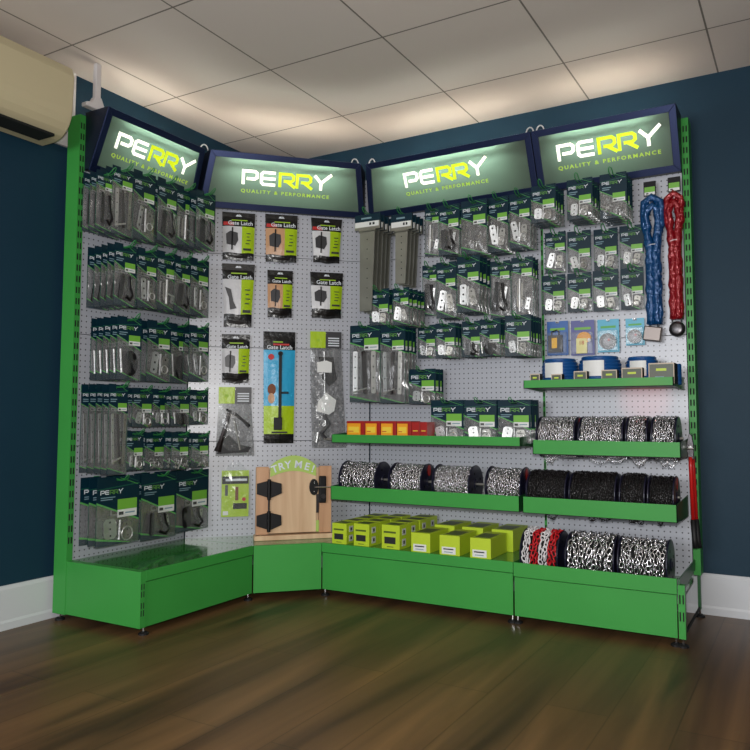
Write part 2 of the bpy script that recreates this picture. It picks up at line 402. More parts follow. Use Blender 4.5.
def bay(panel, s0, s1, label, front_gap, m0=0, m1=0, upr=(), kick_top=0.215, wedge=False, deck_z=0.257):
    e = thing('shelving_bay', label, 'shelving', panel, s0, 0, 0)
    W = s1 - s0
    for a, b in zip(SEAMS[:-1], SEAMS[1:]):
        f = MB(); f.box(0.004, W - 0.004, 0.0, 0.016, a + 0.0015 if a > .3 else a, b - 0.0015 if b < 2 else 2.22, 'pegboard_white'); f.build('pegboard', e)
    for u in upr: upright(e, u - s0, w=0.012 if 0 <= u - s0 < W else 0.03, z0=0.19 if u > 1.6 else 0.03)
    f = MB(); t = tan(pi / 8)
    if wedge:
        c = D_; p0 = (0.003, -0.002); fl = (c * t + 0.107, -c)
        c = D_ / sqrt(2) + 0.002; xl, xr = c, W - c
        f.zprism([(0.004, -0.001), (xl + 0.002, -c), (xr - 0.002, -c), (W - 0.004, -0.001)], 0.239, 0.257, 'green_deck'); f.build('deck', e)
        f = MB(); f.box(xl + 0.001, xr - 0.001, -c - 0.002, -c + 0.012, 0.033, 0.2575, 'green_steel'); f.build('kick_plate', e)
    else:
        f.box(0.002, W - 0.002, -D_ + 0.011, -0.001, deck_z - .018, deck_z, 'green_deck'); f.build('deck', e)
        f = MB(); f.box(0.001, W - 0.001, -D_ - 0.004, -D_ + 0.004, kick_top, 0.258, 'green_steel'); f.build('front_flange', e, bevel=0.002)
        f = MB(); f.box(0.004, W - 0.004, -D_ + 0.001, -D_ + 0.011, 0.033, kick_top - 0.003, 'green_steel'); f.build('kick_plate', e)
        for fx in (0.012, W - 0.012): foot(e, fx, -D_ + 0.016)
    return e
A_ = bay('A', -0.665, 0, 'left shelving bay of the green display, with full green end panel at its base', 0, upr=(-0.68,))
f = MB(); f.box(-0.028, 0.001, -D_ - 0.004, 0.08, 0.033, 0.257, 'green_steel')
for z in (0.06, 0.09, 0.135, 0.165): f.box(-0.024, -0.020, -D_ - 0.006, -D_ - 0.004, z + 0.02, z + 0.044, 'slot_black'); f.box(-0.012, -0.008, -D_ - 0.006, -D_ - 0.004, z + 0.02, z + 0.044, 'slot_black')
f.build('end_panel', A_, bevel=0.0015)
foot(A_, -0.012, 0.05)
B_ = bay('B', 0, 1.0 * bB * sqrt(2), 'angled corner shelving bay with a narrow green base front', 0, upr=(), wedge=True)
C_ = bay('C', 0, 1.0, 'wide right-hand shelving bay beside the corner', 0, upr=(), kick_top=0.212)
Dd = bay('D', 1.0, 1.665, 'rightmost narrow shelving bay of the green display', 0, upr=(1.0, 1.68), kick_top=0.198, deck_z=0.178)
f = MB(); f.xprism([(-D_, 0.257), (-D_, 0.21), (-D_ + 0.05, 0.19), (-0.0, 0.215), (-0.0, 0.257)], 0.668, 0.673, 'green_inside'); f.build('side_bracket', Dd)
f = MB(); f.box(0.667, 0.692, -D_ - 0.004, -D_ + 0.024, 0.033, 0.235, 'green_steel')
for z in (0.1, 0.165):
    for x in (0.671, 0.683): f.box(x, x + 0.005, -D_ - 0.006, -D_ - 0.004, z, z + 0.034, 'slot_black')
f.build('front_post', Dd)
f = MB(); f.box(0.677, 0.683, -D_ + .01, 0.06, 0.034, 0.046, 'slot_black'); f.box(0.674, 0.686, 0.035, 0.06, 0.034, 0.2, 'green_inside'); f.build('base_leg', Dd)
foot(Dd, 0.68, -D_ + 0.012); foot(Dd, 0.68, 0.05)

# ------------------------------------------------------------------ illuminated signs
Z0, Z1, O0, O1 = 1.993, 2.262, 0.029, 0.151
SL = sqrt((Z1 - Z0) ** 2 + (O1 - O0) ** 2)
vv = Vector((0, -(O1 - O0), Z1 - Z0)) / SL; nn = Vector((0, -(Z1 - Z0), -(O1 - O0))) / SL
def sign(panel, s0, s1, m0, m1, label, loops=(), power=1.3, mo=0.0):
    e = thing('lightbox_sign', label, 'illuminated sign', panel, s0, 0, Z0); W = s1 - s0
    fp = lambda s, t, h: Vector((s, -O0, 0)) + vv * t + nn * h
    def edge(t, side):      # mitred ends
        o = O0 + (O1 - O0) * t / SL
        return m0 * o if side == 0 else W - m1 * o
    bw = 0.032
    g = MB(); pr = lambda m: [(0.0, 0.0), (-O0, 0.0), (-O1, Z1 - Z0), (0.0, Z1 - Z0)]
    def plate(side, x_in):
        # end plate following the mitre
        th = 0.004 if side == 0 else -0.004; vs = []
        for y, z in pr(0):
            x = (m0 * -y) if side == 0 else W + m1 * y
            vs.append((x, y, z)); vs.append((x + th, y, z))
        g.add(vs, [(0, 2, 4, 6), (1, 7, 5, 3), (0, 1, 3, 2), (2, 3, 5, 4), (4, 5, 7, 6), (6, 7, 1, 0)], 'sign_side')
    plate(0, 0); plate(1, 0)
    g.box(0.006, W - 0.006, -0.004, -0.001, 0.0, Z1 - Z0, 'sign_inside')
    g.add([(m0 * O0, -O0, 0), (W - m1 * O0, -O0, 0), (W, -0.002, 0), (0, -0.002, 0), (m0 * O0, -O0, 0.003), (W - m1 * O0, -O0, 0.003), (W, -0.002, 0.003), (0, -0.002, 0.003)],
          [(0, 1, 2, 3), (7, 6, 5, 4), (0, 4, 5, 1), (2, 6, 7, 3), (1, 5, 6, 2), (3, 7, 4, 0)], 'sign_side')
    g.box(m0 * O1 + .004, W - m1 * O1 - .004, -O1 + 0.002, -O1 + 0.030, Z1 - Z0 - 0.003, Z1 - Z0, 'sign_side')
    g.build('housing', e)
    # bezel: four mitred bars
    g = MB()
    def bar(pts):
        vs = [fp(s, t, 0.0) for s, t in pts] + [fp(s, t, 0.008) for s, t in pts]
        g.add(vs, [(0, 3, 2, 1), (4, 5, 6, 7), (0, 1, 5, 4), (1, 2, 6, 5), (2, 3, 7, 6), (3, 0, 4, 7)], 'sign_navy')
    a0, a1, b0, b1 = edge(0, 0), edge(SL, 0), edge(0, 1), edge(SL, 1)
    i0, i1, j0, j1 = edge(bw, 0) + bw, edge(SL - bw, 0) + bw, edge(bw, 1) - bw, edge(SL - bw, 1) - bw
    bar([(a0, 0), (b0, 0), (j0, bw), (i0, bw)]); bar([(b0, 0), (b1, SL), (j1, SL - bw), (j0, bw)])
    bar([(b1, SL), (a1, SL), (i1, SL - bw), (j1, SL - bw)]); bar([(a1, SL), (a0, 0), (i0, bw), (i1, SL - bw)])
    g.build('bezel', e, bevel=0.0015)
    g = MB(); k = 0.002
    g.add([fp(i0 - k, bw - k, 0.003), fp(j0 + k, bw - k, 0.003), fp(j1 + k, SL - bw + k, 0.003), fp(i1 - k, SL - bw + k, 0.003)], [(0, 1, 2, 3)], 'sign_panel')
    g.build('face_panel', e, fix=False)
    mid = W / 2 + mo
    g = MB(); logo(g, mid - 0.235, 0, SL * 0.45, 0.475, 0.078, 'sign_white', 'sign_yellow', fpf=lambda x, z, h: fp(x, z, 0.004 + h)); g.build('wordmark', e)
    g = MB(); vs, fs = text_mesh('QUALITY & PERFORMANCE', 0.031, 'sign_tag', extrude=0.0005, spacing=1.38, bold=.0007)
    xs = [v.x for v in vs]; sc = 0.475 / (max(xs) - min(xs))
    g.add([fp(mid + v.x * sc, SL * 0.31 + v.y * .8, 0.0045 + v.z) for v in vs], fs, 'sign_tag'); g.build('tagline', e)
    g = MB(); g.cyl((W * 0.14, -O1 + 0.065, Z1 - Z0 - 0.03), (W * 0.86, -O1 + 0.065, Z1 - Z0 - 0.03), 0.007, 'sign_inside', 8); tb = g.build('lamp_tube', e)
    d = bpy.data.lights.new('sign_tube_light', 'AREA'); d.shape = 'RECTANGLE'; d.size = W * 0.66; d.size_y = 0.02; d.energy = power * W; d.color = (0.95, 1.0, 0.92)
    lo = bpy.data.objects.new('sign_tube_light', d); col.objects.link(lo); lo.parent = e; lo.location = (W / 2, -O1 + 0.075, Z1 - Z0 - 0.022); lo.rotation_euler = (radians(-48), 0, 0)
    # warm spill from the same tube out of the open box top
    d = bpy.data.lights.new('sign_top_light', 'AREA'); d.shape = 'RECTANGLE'; d.size = W * 0.8; d.size_y = 0.05; d.energy = 0.85 * W; d.color = (1.0, 0.80, 0.64)
    lo = bpy.data.objects.new('sign_top_light', d); col.objects.link(lo); lo.parent = e; lo.location = (W / 2, -0.06, Z1 - Z0 - 0.01); lo.rotation_euler = (pi, 0, 0)
    # white cable loops standing on the box top
    for sx in loops:
        g = MB(); g.tube([(sx - 0.019 * cos(pi * i / 8), -0.135, Z1 - Z0 - .002 + 0.03 * sin(pi * i / 8)) for i in range(9)], 0.0034, 'conduit_white', 6); g.build('cable_loop', e, smooth=True)
    return e
sign('A', -0.665, 0, 0, tan(pi / 8), 'leftmost backlit sign box, above the left shelving bay', (), 2.0, -.008)
sign('B', 0.03, bB * sqrt(2) - 0.03, 0.42, 0.42, 'backlit sign box with pale left border, above the angled corner bay', (0.03, 0.83,), 2.0, 0)
sign('C', 0, 0.998, tan(pi / 8), 0, 'widest backlit sign box, above the bay with red cartons', (0.09, 0.99), 2.4, .01)
sign('D', 1.002, 1.665, 0, 0, 'rightmost backlit sign box, above the narrow right bay', (0.04,), 2.0, .015)
# white conduit and clamp above the left sign
cc = thing('cable_conduit', 'white vertical cable conduit with flared clamp above the leftmost sign', 'conduit', 'A', -0.655, 0.06, 2.262)
f = MB(); f.box(-0.014, 0.014, -0.012, 0.012, 0.05, CZ - 2.262, 'conduit_white'); f.build('pipe', cc, bevel=0.004)
f = MB(); f.prism([(-0.065, 0.0), (0.026, 0.0), (0.03, 0.025), (0.014, 0.06), (-0.014, 0.06), (-0.03, 0.03), (-0.065, 0.018)], -0.018, 0.018, 'conduit_white'); f.build('clamp', cc, bevel=0.004)

# ------------------------------------------------------------------ shelves
def shelf(panel, s0, s1, z0, z1, depth, label, deck=True, rod=None, slant=0.0):
    e = thing('display_shelf', label, 'shelf', panel, s0, 0, z0); W = s1 - s0; h = z1 - z0
    f = MB(); f.xprism([(-depth, 0), (-depth - slant, h), (-depth - slant + 0.004, h), (-depth + 0.004, 0.0)], 0, W, 'green_steel')
    f.box(0, W, -depth, -depth + 0.03, -0.003, 0.0, 'slot_black'); f.build('front_lip', e)
    if deck:
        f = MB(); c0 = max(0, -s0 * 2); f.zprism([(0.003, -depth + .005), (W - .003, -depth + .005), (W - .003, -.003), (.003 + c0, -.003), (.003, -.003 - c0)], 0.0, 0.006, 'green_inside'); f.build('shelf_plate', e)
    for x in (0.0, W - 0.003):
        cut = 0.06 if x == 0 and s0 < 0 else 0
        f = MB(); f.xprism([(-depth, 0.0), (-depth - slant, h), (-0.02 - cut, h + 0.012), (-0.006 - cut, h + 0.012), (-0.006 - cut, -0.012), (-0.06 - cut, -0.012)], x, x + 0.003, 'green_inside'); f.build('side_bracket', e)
    if rod:
        f = MB(); f.cyl((0.004, -rod[0], rod[1] - z0), (W - 0.004, -rod[0], rod[1] - z0), 0.006, 'zinc_dull', 10); f.build('reel_rod', e)
    return e
shelf('C', -0.045, 0.985, 0.749, 0.789, 0.31, 'shallow green shelf carrying the red cartons')
shelf('C', -0.035, 0.985, 0.458, 0.525, 0.33, 'green shelf with four bright chain reels, in the wide bay', rod=(0.22, 0.56), deck=False)
shelf('D', 1.004, 1.648, 1.012, 1.046, 0.31, 'topmost green shelf carrying the blue rope coils')
shelf('D', 1.04, 1.668, 0.716, 0.777, 0.30, 'green shelf with bright chain reels, in the narrow right bay', rod=(0.19, 0.79), deck=False)
shelf('D', 1.0, 1.652, 0.456, 0.525, 0.33, 'green shelf with black chain reels, in the narrow right bay', rod=(0.22, 0.545), deck=False)

# ------------------------------------------------------------------ chain reels
def link_mesh(mb, M4, l, wd, r, m, nseg=10, ns=4):
    pts = []
    for i in range(nseg):
        a = 2 * pi * i / nseg
        x = cos(a) * wd / 2; z = sin(a) * wd / 2 + (1 if sin(a) > 0.01 else -1 if sin(a) < -0.01 else 0) * (l - wd) / 2
        pts.append(M4 @ Vector((x, 0, z)))
    mb.tube(pts, r, m, ns, closed=True)
def chain_path(mb, pts, l, wd, r, m, rng, mats=None):
    for i in range(len(pts) - 1):
        a, b = Vector(pts[i]), Vector(pts[i + 1]); t = (b - a)
        q = t.to_track_quat('Z', 'Y').to_matrix().to_4x4()
        M4 = Matrix.Translation((a + b) / 2) @ q @ Matrix.Rotation((i % 2) * pi / 2 + rng.uniform(-.4, .4), 4, 'Z')
        link_mesh(mb, M4, l, wd, r, m)
def reel_chain(width, r, l, mats, rng, core='slot_black', stripes=False):
    mb = MB(); mb.lathe_x([(-width / 2, 0.012), (-width / 2, r - l * .35), (width / 2, r - l * .35), (width / 2, 0.012)], core, 20)
    pitch = l * 0.68; n = max(2, int(width / pitch)); step = l * 0.8
    for k in range(n):
        x = -width / 2 + (k + 0.5) * width / n
        nc = int(2 * pi * r / step)
        for j in range(nc):
            a = 2 * pi * (j + rng.random() * .3 + k * .37) / nc
            rr = r + rng.uniform(-.18, .22) * l
            p = Vector((x + rng.uniform(-.25, .25) * pitch, cos(a) * rr, sin(a) * rr))
            t = Vector((rng.uniform(-.45, .45), -sin(a), cos(a)))
            q = t.to_track_quat('Z', 'X').to_matrix().to_4x4()
            m = mats[(k // 2) % len(mats)] if stripes else mats[0]
            link_mesh(mb, Matrix.Translation(p) @ q @ Matrix.Rotation(rng.choice((.7, -.7, 1.6, 0)) + rng.uniform(-.3, .3), 4, 'Z'), l, l * 0.62, l * 0.12, m)
    return mb
def reel(panel, s, o, z, width, rf, rc, l, mats, label, group, red=False, stripes=False, loose=0, seed=1, yaw=0.0):
    e = thing('chain_reel', label, 'chain reel', panel, s, o, z, group, yaw=yaw); rng = random.Random(seed)
    reel_chain(width - 0.012, rc, l, mats, rng, stripes=stripes).build('wound_chain', e, smooth=True, fix=False)
    for sd in (-1, 1):
        f = MB(); x = sd * width / 2
        f.lathe_x([(x - .003, 0.008), (x - .003, rf - .002), (x - .0015, rf), (x + .0015, rf), (x + .003, rf - .002), (x + .003, 0.008)], 'navy_plastic', 32)
        f.lathe_x([(x + sd * .003, 0.012), (x + sd * .006, 0.014), (x + sd * .006, 0.024), (x + sd * .003, 0.026)], 'navy_plastic', 20)
        for k in range(4):
            a = k * pi / 2 + .4
            f.box(x + sd * .0032 - .0008, x + sd * .0032 + .0008, cos(a) * rf * .6 - .006, cos(a) * rf * .6 + .006, sin(a) * rf * .6 - .006, sin(a) * rf * .6 + .006, 'black_plastic')
        fl = f.build('flange', e)
        if red and sd == 1:
            g = MB(); c = (0, rf * .62); R2 = rf * .3
            poly = [(c[0] + R2 * .62 * cos(a), c[1] + R2 * sin(a)) for a in [2 * pi * i / 14 for i in range(14)]]
            g.xprism(poly, x + .0045, x + .0058, 'carton_red'); g.build('red_sticker', fl)
    if loose:
        g = MB()
        for q in range(loose):
            xa = rng.uniform(-width * .45, width * .1); xb = xa + rng.uniform(.03, width * .5); dep = rng.uniform(.008, .03)
            n = max(4, int(sqrt((xb - xa) ** 2 + 4 * dep * dep) / (l * .72)))
            yy = -rc * rng.uniform(.0, .5); zz = -sqrt(max(0, rc * rc - yy * yy)) - l * .4
            pts = [(xa + (xb - xa) * i / n, yy, zz - dep * sin(pi * i / n)) for i in range(n + 1)]
            chain_path(g, pts, l, l * .62, l * .12, mats[0], rng)
        g.build('loose_chain', e, smooth=True, fix=False)
    return e
G1 = 'bright chain reels on the shelf of the wide bay'
reel('C', 0.108, 0.22, 0.56, 0.215, 0.092, 0.078, 0.022, ['chain_steel'], 'bright chain reel at far left end of the wide bay shelf', G1, seed=1)
reel('C', 0.384, 0.22, 0.56, 0.18, 0.09, 0.078, 0.019, ['chain_steel'], 'bright chain reel with red sticker on flange, second from the left, wide bay', G1, red=True, seed=2)
reel('C', 0.632, 0.22, 0.56, 0.19, 0.09, 0.077, 0.017, ['chain_steel'], 'bright chain reel with plain dark flange, third from left, wide bay', G1, seed=3)
reel('C', 0.895, 0.22, 0.56, 0.168, 0.09, 0.077, 0.017, ['chain_steel'], 'bright chain reel at right end of wide bay shelf, beside the black reels', G1, red=True, seed=4)
G2 = 'bright chain reels on the upper cradle of the right bay'
for i, (a, b, red, lb) in enumerate([(1.05, 1.222, True, 'leftmost bright chain reel on the cradle under the blue rope shelf'), (1.242, 1.43, False, 'second bright chain reel from left, on the cradle under the blue rope shelf'),
        (1.446, 1.53, False, 'third and narrow bright chain reel on the cradle under the blue rope shelf'), (1.55, 1.645, False, 'rightmost narrow bright chain reel on the cradle under the blue rope shelf')]):
    reel('D', (a + b) / 2, 0.19, 0.79, b - a, 0.094, 0.088 if i < 2 else 0.09, 0.015, ['chain_steel'], lb, G2, red=red, loose=(3, 2, 4, 2)[i], seed=10 + i)
G3 = 'black chain reels on the lower cradle of the right bay'
for i, (a, b, red, lb) in enumerate([(1.01, 1.185, False, 'leftmost black chain reel on the cradle in the right bay'), (1.205, 1.40, False, 'second black chain reel from left, widest, in the right bay'),
        (1.42, 1.52, False, 'third black chain reel, narrow, on the cradle in the right bay'), (1.535, 1.635, True, 'rightmost black chain reel on the cradle, with red sticker near its top')]):
    reel('D', (a + b) / 2, 0.22, 0.545, b - a, 0.09, 0.09 if i != 3 else 0.082, 0.015, ['black_chain'], lb, G3, red=red, loose=(2, 2, 4, 2)[i], seed=20 + i)
reel('D', 1.092, 0.30, 0.282, 0.165, 0.102, 0.097, 0.026, ['chain_white', 'chain_red', 'chain_white', 'chain_red', 'chain_red'], 'red and white plastic chain reel standing on the base deck', None, stripes=True, seed=31)
reel('D', 1.31, 0.30, 0.281, 0.20, 0.1015, 0.094, 0.030, ['chain_steel'], 'large-link bright chain reel in the middle of the right base deck', None, seed=32)
reel('D', 1.522, 0.30, 0.281, 0.19, 0.1015, 0.092, 0.024, ['chain_steel'], 'large bright chain reel at the right end of the base deck', None, seed=33)

# ------------------------------------------------------------------ hanging hardware packets
def contents(mb, kind, w, zt_l, zt_r, zb, rng):
    """metalware seen through the window; zt_l/zt_r window top left/right, zb bottom (negative)"""
    y = -0.006; H = (zt_l * .35 + zt_r * .65) - zb
    cx = lambda k: -w / 2 + w * k
    tiltz = rng.choice((0, 0.2))
    def plate(x, z, pw, ph, a, m, holes=3):
        T0 = mb.T; mb.T = T0 @ Matrix.Translation((x, y, z)) @ Matrix.Rotation(a, 4, 'Y') @ Matrix.Rotation(rng.uniform(-.1, .25) + tiltz, 4, 'Z') @ Matrix.Rotation(rng.uniform(-.05, .05), 4, 'X')
        c = min(pw, ph) * .2
        mb.prism([(-pw / 2 + c, -ph / 2), (pw / 2 - c, -ph / 2), (pw / 2, -ph / 2 + c), (pw / 2, ph / 2 - c), (pw / 2 - c, ph / 2), (-pw / 2 + c, ph / 2), (-pw / 2, ph / 2 - c), (-pw / 2, -ph / 2 + c)], -0.0012, 0.0012, m)
        for i in range(holes):
            zz = -ph / 2 + ph * (i + .5) / holes; r = min(pw, ph / holes) * .17
            mb.prism([(r * cos(2 * pi * j / 8), zz + r * sin(2 * pi * j / 8)) for j in range(8)], -0.0016, -0.0010, 'slot_black')
        mb.T = T0
    hs = max(H, 0.03)
    if kind == 'strap':
        n = 3
        for i in range(n):
            x = cx(.2 + .3 * i); a = rng.uniform(-.06, .06)
            plate(x, zb + hs * .52, w * .14, hs * .86, a, ('zinc', 'dark_metal', 'zinc_dull')[i], 4)
        mb.cyl((cx(.15), y - .004, zb + hs * .12), (cx(.6), y - .004, zb + hs * .2), .004, 'zinc', 8)
    elif kind == 'zinc':
        plate(cx(.3), zb + hs * .52, w * .28, hs * .7, rng.uniform(-.3, .3), 'zinc', 3)
        plate(cx(.7), zb + hs * .42, w * .26, hs * .6, rng.uniform(-.3, .3), 'zinc_dull', 3)
        mb.cyl((cx(.5), y - .003, zb + hs * .12), (cx(.52), y - .003, zb + hs * .8), .0045, 'zinc', 8)
        mb.tube([(cx(.68) + w * .13 * cos(2 * pi * i / 12), y - .006, zb + hs * .3 + w * .13 * sin(2 * pi * i / 12)) for i in range(12)], .0028, 'zinc', 6, closed=True)
    elif kind == 'dark':
        plate(cx(.30), zb + hs * .5, w * .3, hs * .8, rng.uniform(-.1, .2), 'black_metal', 4)
        mb.tube([(cx(.62), y - .004, zb + hs * .85), (cx(.66), y - .004, zb + hs * .5), (cx(.78), y - .004, zb + hs * .25), (cx(.66), y - .004, zb + hs * .1), (cx(.5), y - .004, zb + hs * .2)], .0075, 'black_metal', 8)
        plate(cx(.74), zb + hs * .55, w * .12, hs * .4, rng.uniform(-.2, .2), 'zinc', 2)
    elif kind == 'black':
        mb.prism([(cx(.52) + w * .3 * cos(2 * pi * j / 16), zb + hs * .42 + hs * .4 * sin(2 * pi * j / 16)) for j in range(16)], y - .003, y + .001, 'black_metal')
        plate(cx(.5), zb + hs * .6, w * .34, hs * .4, 0, 'black_metal', 0)
        mb.cyl((cx(.16), y - .003, zb + hs * .12), (cx(.1), y - .003, zb + hs * .85), .004, 'zinc', 8)
    elif kind == 'bolt':
        plate(cx(.4), zb + hs * .5, w * .24, hs * .62, 0.04, 'zinc_dull', 4)
        mb.cyl((cx(.4), y - .008, zb + hs * .08), (cx(.42), y - .008, zb + hs * .9), .006, 'zinc', 10)
        mb.cyl((cx(.42), y - .008, zb + hs * .45), (cx(.72), y - .012, zb + hs * .36), .004, 'zinc', 8)
        plate(cx(.76), zb + hs * .28, w * .2, hs * .3, 0.2, 'zinc', 2)
    elif kind == 'screw':
        for i in range(16):
            x = rng.uniform(.14, .84); z = rng.uniform(.06, .62); a = rng.uniform(0, pi); q = .009
            mb.cyl((cx(x) - q * cos(a), y - .003, zb + hs * z - q * sin(a)), (cx(x) + q * cos(a), y - .004, zb + hs * z + q * sin(a)), .0026, rng.choice(('zinc', 'zinc', 'zinc_dull')), 6, r2=.0012)
            mb.cyl((cx(x) + q * cos(a), y - .004, zb + hs * z + q * sin(a)), (cx(x) + (q + .0015) * cos(a), y - .004, zb + hs * z + (q + .0015) * sin(a)), .0045, 'zinc', 6)
def packet(e, w, h, kind, rng):
    tall = h / w > 1.9
    a, b, c = (0.30, 0.52, 0.86) if tall else (0.36, 0.68, 0.76)
    if h / w > 2.6 and w < .13: a, b, c = 0.22, 0.34, 0.93
    if h > .36 and w > .14: a, b, c = 0.22, 0.36, 0.93
    if not tall and w > .2: a, b, c = 0.36, 0.66, 0.90
    hw = w / 2; nt = 0.014
    f = MB(); th = 0.0006
    f.prism([(-hw, -h * a), (hw, -h * b), (hw, 0), (nt, 0), (nt, -.02), (-nt, -.02), (-nt, 0), (-hw, 0)], -th, th, 'card_navy')
    bx = hw * (.5 if not tall else 0.7)
    f.prism([(-hw, -h), (bx, -h), (-hw, -h * c)], -th, th, 'card_navy')
    ln = max(.0022, w * .025)
    f.prism([(-hw, -h * a - ln * 1.1), (hw, -h * b - ln * 1.1), (hw, -h * b + ln * .3), (-hw, -h * a + ln * .3)], -th - .0006, -th, 'card_green')
    f.prism([(-hw, -h * c - ln * .2), (bx, -h - ln * .0), (bx + ln * 3, -h), (-hw, -h * c + ln * 1.3)], -th - .0006, -th, 'card_green')
    q = h * .02 if tall else h * .03
    for k in range(2):      # diagonal flashes in the top right corner
        x0 = w * (.02 + .17 * k)
        f.prism([(x0, -q * .5), (x0 + ln * 1.2, -q * .5), (hw - ln, -h * (a * .36) + k * h * .045), (hw - ln * 2.2, -h * (a * .36) + k * h * .045)], -th - .0005, -th, ('card_green', 'card_darkgreen')[k])
    f.prism([(-hw, -h * a * .46), (hw, -h * a * .30), (hw, -h * a * .34), (-hw, -h * a * .5)], -th - .0004, -th, 'card_darkgreen')
    f.box(-hw, -hw + .0016, -th, th, -h * c - .001, -h * a + .001, 'card_darkgreen'); f.box(hw - .0016, hw, -th, th, -h, -h * b + .001, 'card_darkgreen'); f.box(bx - .002, hw, -th, th, -h, -h + .0016, 'card_darkgreen')
    f.build('card', e)
    f = MB(); f.add([(-hw, .0012, -h * a), (hw, .0012, -h * b), (hw, .0012, -h), (bx, .0012, -h), (-hw, .0012, -h * c)], [(0, 4, 3, 2, 1)], 'clear_back'); f.build('backing_film', e, fix=False)
    f = MB(); contents(f, kind, w, -h * a, -h * b, -h * (0.98 if not tall else .95), rng); f.build('contents', e)
    # bulging, crumpled clear window
    f = MB(); nx, nz = 12, 8; vs = []; fq, ph = rng.uniform(9, 20), rng.uniform(0, 6)
    for j in range(nz + 1):
        for i in range(nx + 1):
            u = i / nx; v = j / nz; zt = -h * (a + (b - a) * u); z = zt + (-h - zt) * v
            bul = sin(pi * u) ** .6 * sin(pi * min(1, v * .98 + .01)) ** .6 * .013 + rng.uniform(-.0045, .0045) + .004 * sin(u * fq + ph)
            edge = i in (0, nx) or j in (0, nz)
            vs.append((-hw + w * u, -0.0022 if edge else -0.0022 - max(.0, bul), z))
    f.add(vs, [(j * (nx + 1) + i, (j + 1) * (nx + 1) + i, (j + 1) * (nx + 1) + i + 1, j * (nx + 1) + i + 1) for j in range(nz) for i in range(nx)], 'clear_film')
    f.build('clear_window', e, smooth=True, fix=False)
    # price label
    hh = w * .34; lx0, lx1 = hw - w * .52, hw - w * .06
    zl = -h * (a + (b - a) * .35) + (hh * .55 if tall else hh * .1)
    zl = max(zl, -h * b + hh * 1.2); zl = min(zl, -h * a * .62)
    f = MB(); f.box(lx0, lx1, -th - .0012, -th - .0004, zl - hh * .58, zl, 'label_green'); f.box(lx0, lx1, -th - .0012, -th - .0004, zl - hh, zl - hh * .58, 'label_white')
    f.box(lx0 + w * .03, lx0 + w * .14, -th - .0016, -th - .001, zl - hh * .88, zl - hh * .70, 'ink_black'); f.box(lx0 + w * .18, lx1 - w * .05, -th - .0016, -th - .001, zl - hh * .82, zl - hh * .74, 'ink_grey')
    f.build('price_label', e)
    lw = min(w * .74, .12); f = MB(); logo(f, -hw + w * .08, -th - .0004, -h * a * .50 - lw * .20 + .004, lw, lw * .16, 'ink_white', 'logo_green'); f.build('wordmark', e)
    zz = -h * a * .50 - lw * .20 - .004
    f = MB()
    for k in range(2):
        f.box(-hw + w * .09, -hw + w * (.42 - .06 * k), -th - .001, -th - .0003, zz - .007 - k * .009, zz - .003 - k * .009, 'ink_grey')
    f.build('fine_print', e)
def peg_hook(panel, s, z, length, label, group):
    e = thing('peg_hook', label, 'hook', panel, s, 0, z, group)
    f = MB(); r = .0024; Lh = length
    pts = [(-.007, -.003, 0), (-.007, -Lh * .5, 0), (-.007, -Lh, .0), (-.008, -Lh - .016, .008), (-.006, -Lh - .028, .020), (0, -Lh - .032, .025), (.006, -Lh - .028, .020), (.008, -Lh - .016, .008), (.007, -Lh, 0), (.007, -Lh * .5, 0), (.007, -.003, 0)]
    f.tube(pts, r, 'hook_green', 6); f.build('wire', e, smooth=True)
    f = MB(); f.box(-.014, .014, -.004, -.0005, -.018, .012, 'hook_green'); f.build('back_plate', e)
    return e
